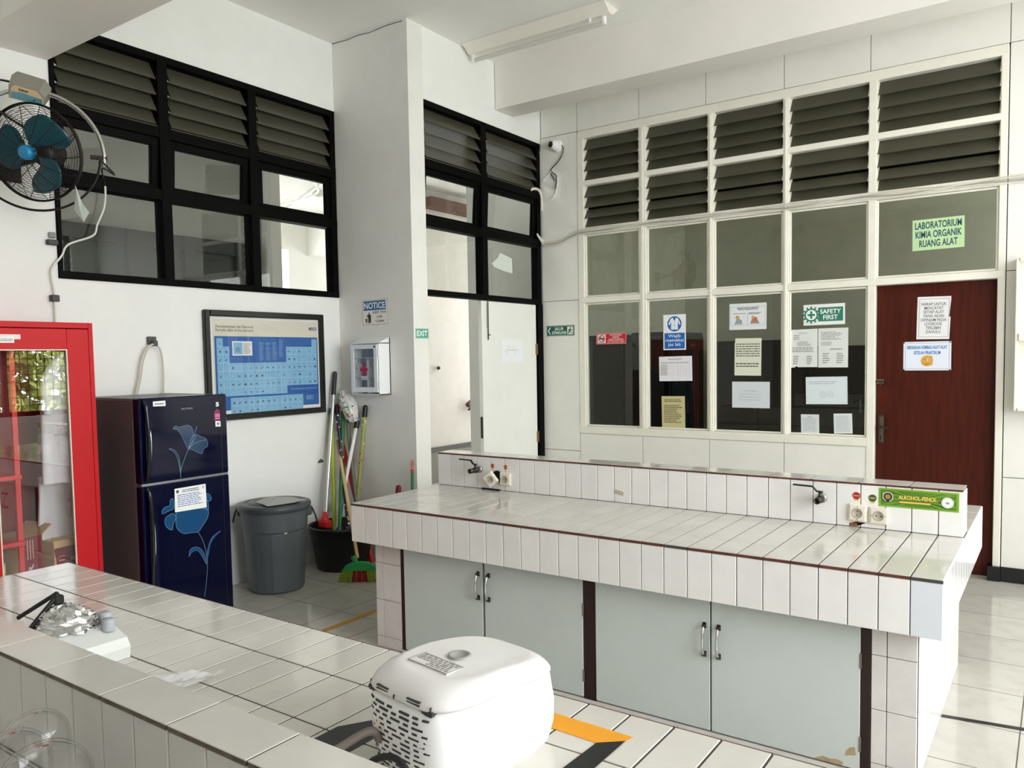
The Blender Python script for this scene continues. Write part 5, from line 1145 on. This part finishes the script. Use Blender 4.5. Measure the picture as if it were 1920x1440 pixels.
# ---------------------------------------------------------------- ceiling light, camera, cables, wall shelf
t = thing('ceiling_light', (.64, -1.07, H), 'white fluorescent batten light along the ceiling by the beam', 'light')
RM = mat('batten_white', 'e9e6dd', .4); x0, x1, yc = .03, 1.28, -1.06
rf = MB(); pr_ = [(-.115, H-.002), (-.10, H-.004), (-.022, H-.062), (.022, H-.062), (.10, H-.004), (.115, H-.002)]
rf.loft([[Vector((x, yc+y, z)) for y, z in pr_] for x in (x0, x1)], RM, smooth=False)
obj('reflector', rf, t)
for x in (x0+.03, x1-.06): obj('lamp_holder', MB().box(x-.012, x+.012, yc+.01-.017, yc+.01+.017, H-.115, H-.06, WHITEP, .004), t)
obj('tube', MB().tube([(x0+.045, yc+.01, H-.105), (x1-.075, yc+.01, H-.105)], .017, mat('tube_glass', 'cfcdc4', .3), 14), t)
obj('starter', MB().lathe([(.012, 0), (.012, .03), (0, .03)], WHITEP, (x1-.16, yc-.02, H-.085), 12), t)
t = thing('security_camera', (.16, -.03, 3.44), 'white dome security camera in the corner beside the louver window', 'camera')
obj('base', MB().lathe([(.055, 0), (.055, .015), (.045, .03), (0, .03)], WHITEP, n=28, T=Matrix.Translation((.175, 0, 3.43)) @ Matrix.Rotation(PI/2, 4, 'X')), t)
obj('dome', MB().sphere((.165, -.04, 3.432), .042, WHITEP, 20, 12), t)
obj('lens', MB().lathe([(.026, 0), (.026, .006), (.018, .012), (0, .014)], BLACK, n=20, T=Matrix.Translation((.152, -.074, 3.432)) @ Matrix.Rotation(math.radians(-10), 4, 'Z') @ Matrix.Rotation(PI/2, 4, 'X')), t)
w1 = MB(); PTS = [(.225, 3.43), (.245, 3.39), (.225, 3.33), (.18, 3.28), (.125, 3.24), (.11, 3.20), (.15, 3.13)]
w1.tube(spl([(x, -.012, z) for x, z in PTS]), .004, IRON, 6).tube(spl([(.11, -.014, 3.20), (.06, -.014, 3.17), (.03, -.014, 3.14)]), .005, WHITEP, 6).tube(spl([(x, -.016, z) for x, z in [(.11, 3.21), (.155, 3.18), (.185, 3.12), (.175, 3.05), (.145, 2.985), (.10, 2.96), (.04, 2.965)]]), .006, WHITEP, 6).tube(spl([(x, -.02, z) for x, z in [(.12, 3.21), (.17, 3.17), (.175, 3.14), (.16, 3.05)]]), .004, IRON, 6)
tag(obj('camera_cable', w1), 'tangled black and white camera cables below the security camera', 'cable')
cd_ = MB().tube(spl([(-.03, -.16, 3.03), (.0, -.13, 3.055), (.012, -.06, 3.05), (.016, -.025, 2.99), (.016, -.022, 2.87)]), .012, mat('conduit_cream', 'e3e0d3', .45), 10)
tag(obj('conduit', cd_), 'cream flexible conduit curving out of the black louver window', 'conduit')
cb = MB(); WW = mat('cable_off_white', 'dcd9cd', .5)
for k in range(4):
    o = k*.011; pts = [(.012, -.10, 2.66-o*.4), (.03, -.02, 2.60-o), (.10, -.015, 2.585-o*.8), (.22, -.014, 2.602-o), (.38, -.013, 2.655-o)]
    pts += [(.38+(3.3/14)*i, -.016-.004*(k % 2), 2.664-o+.008*math.sin(i*1.9+k)) for i in range(1, 15)]+[(4.6, -.014, 2.66-o)]
    cb.tube(spl(pts, 3), .0048, WW if k != 2 else mat('cable_grey', 'a9a69c', .5), 6)
tag(obj('cable_bundle', cb), 'bundle of off-white cables running along the rail below the louvers', 'cable')
t = thing('wall_shelf', (4.1, -.06, 1.16), 'white open wall shelf at the right edge beside the brown door', 'shelf')
s = MB(); s.box(3.665, 4.6, -.012, 0, 1.15, 2.13, WHITEF); s.box(3.665, 3.685, -.11, -.012, 1.15, 2.13, WHITEF, .003).box(4.58, 4.6, -.11, -.012, 1.15, 2.13, WHITEF, .003)
obj('case', s, t)
for z in (1.15, 1.60, 2.11): obj('shelf_board', MB().box(3.685, 4.58, -.12, -.012, z, z+(.05 if z == 1.60 else .02), WHITEF, .003), t)
# trees outside the daylight windows (seen mirrored in the glass)
LG = mat('leaf_green', 'b3c25e', .7, island=.65); LB = mat('trunk_bark', '5a4636', .9)
for k, (x, y, hh) in enumerate(((9.6, -1.2, 3.2), (10.6, 2.6, 3.6))):
    t = thing('tree', (x, y, 0), ('leafy tree outside the first daylight window, mirrored in the red cabinet glass', 'leafy tree further back outside the daylight windows')[k], 'tree')
    obj('trunk', MB().tube([(x, y, -1.5), (x+.05, y, 1.6)], .12, LB, 8), t)
    lv = MB(); rr = random.Random(k+3)
    for i in range(2600):
        v = Vector((rr.gauss(0, 1), rr.gauss(0, 1), rr.gauss(0, 1))).normalized()*rr.uniform(.5, 1); c0 = Vector((x, y, hh*.45))+Vector((v.x*1.1, v.y*1.9, v.z*hh*.55))
        e1 = Vector((rr.gauss(0, 1), rr.gauss(0, 1), rr.gauss(0, 1))).normalized(); e2 = e1.orthogonal().normalized(); s_ = rr.uniform(.09, .2)
        lv.add([c0-e1*s_, c0+e2*s_*.5, c0+e1*s_, c0-e2*s_*.5], [(0, 1, 2, 3)], LG)
    obj('crown', lv, t)
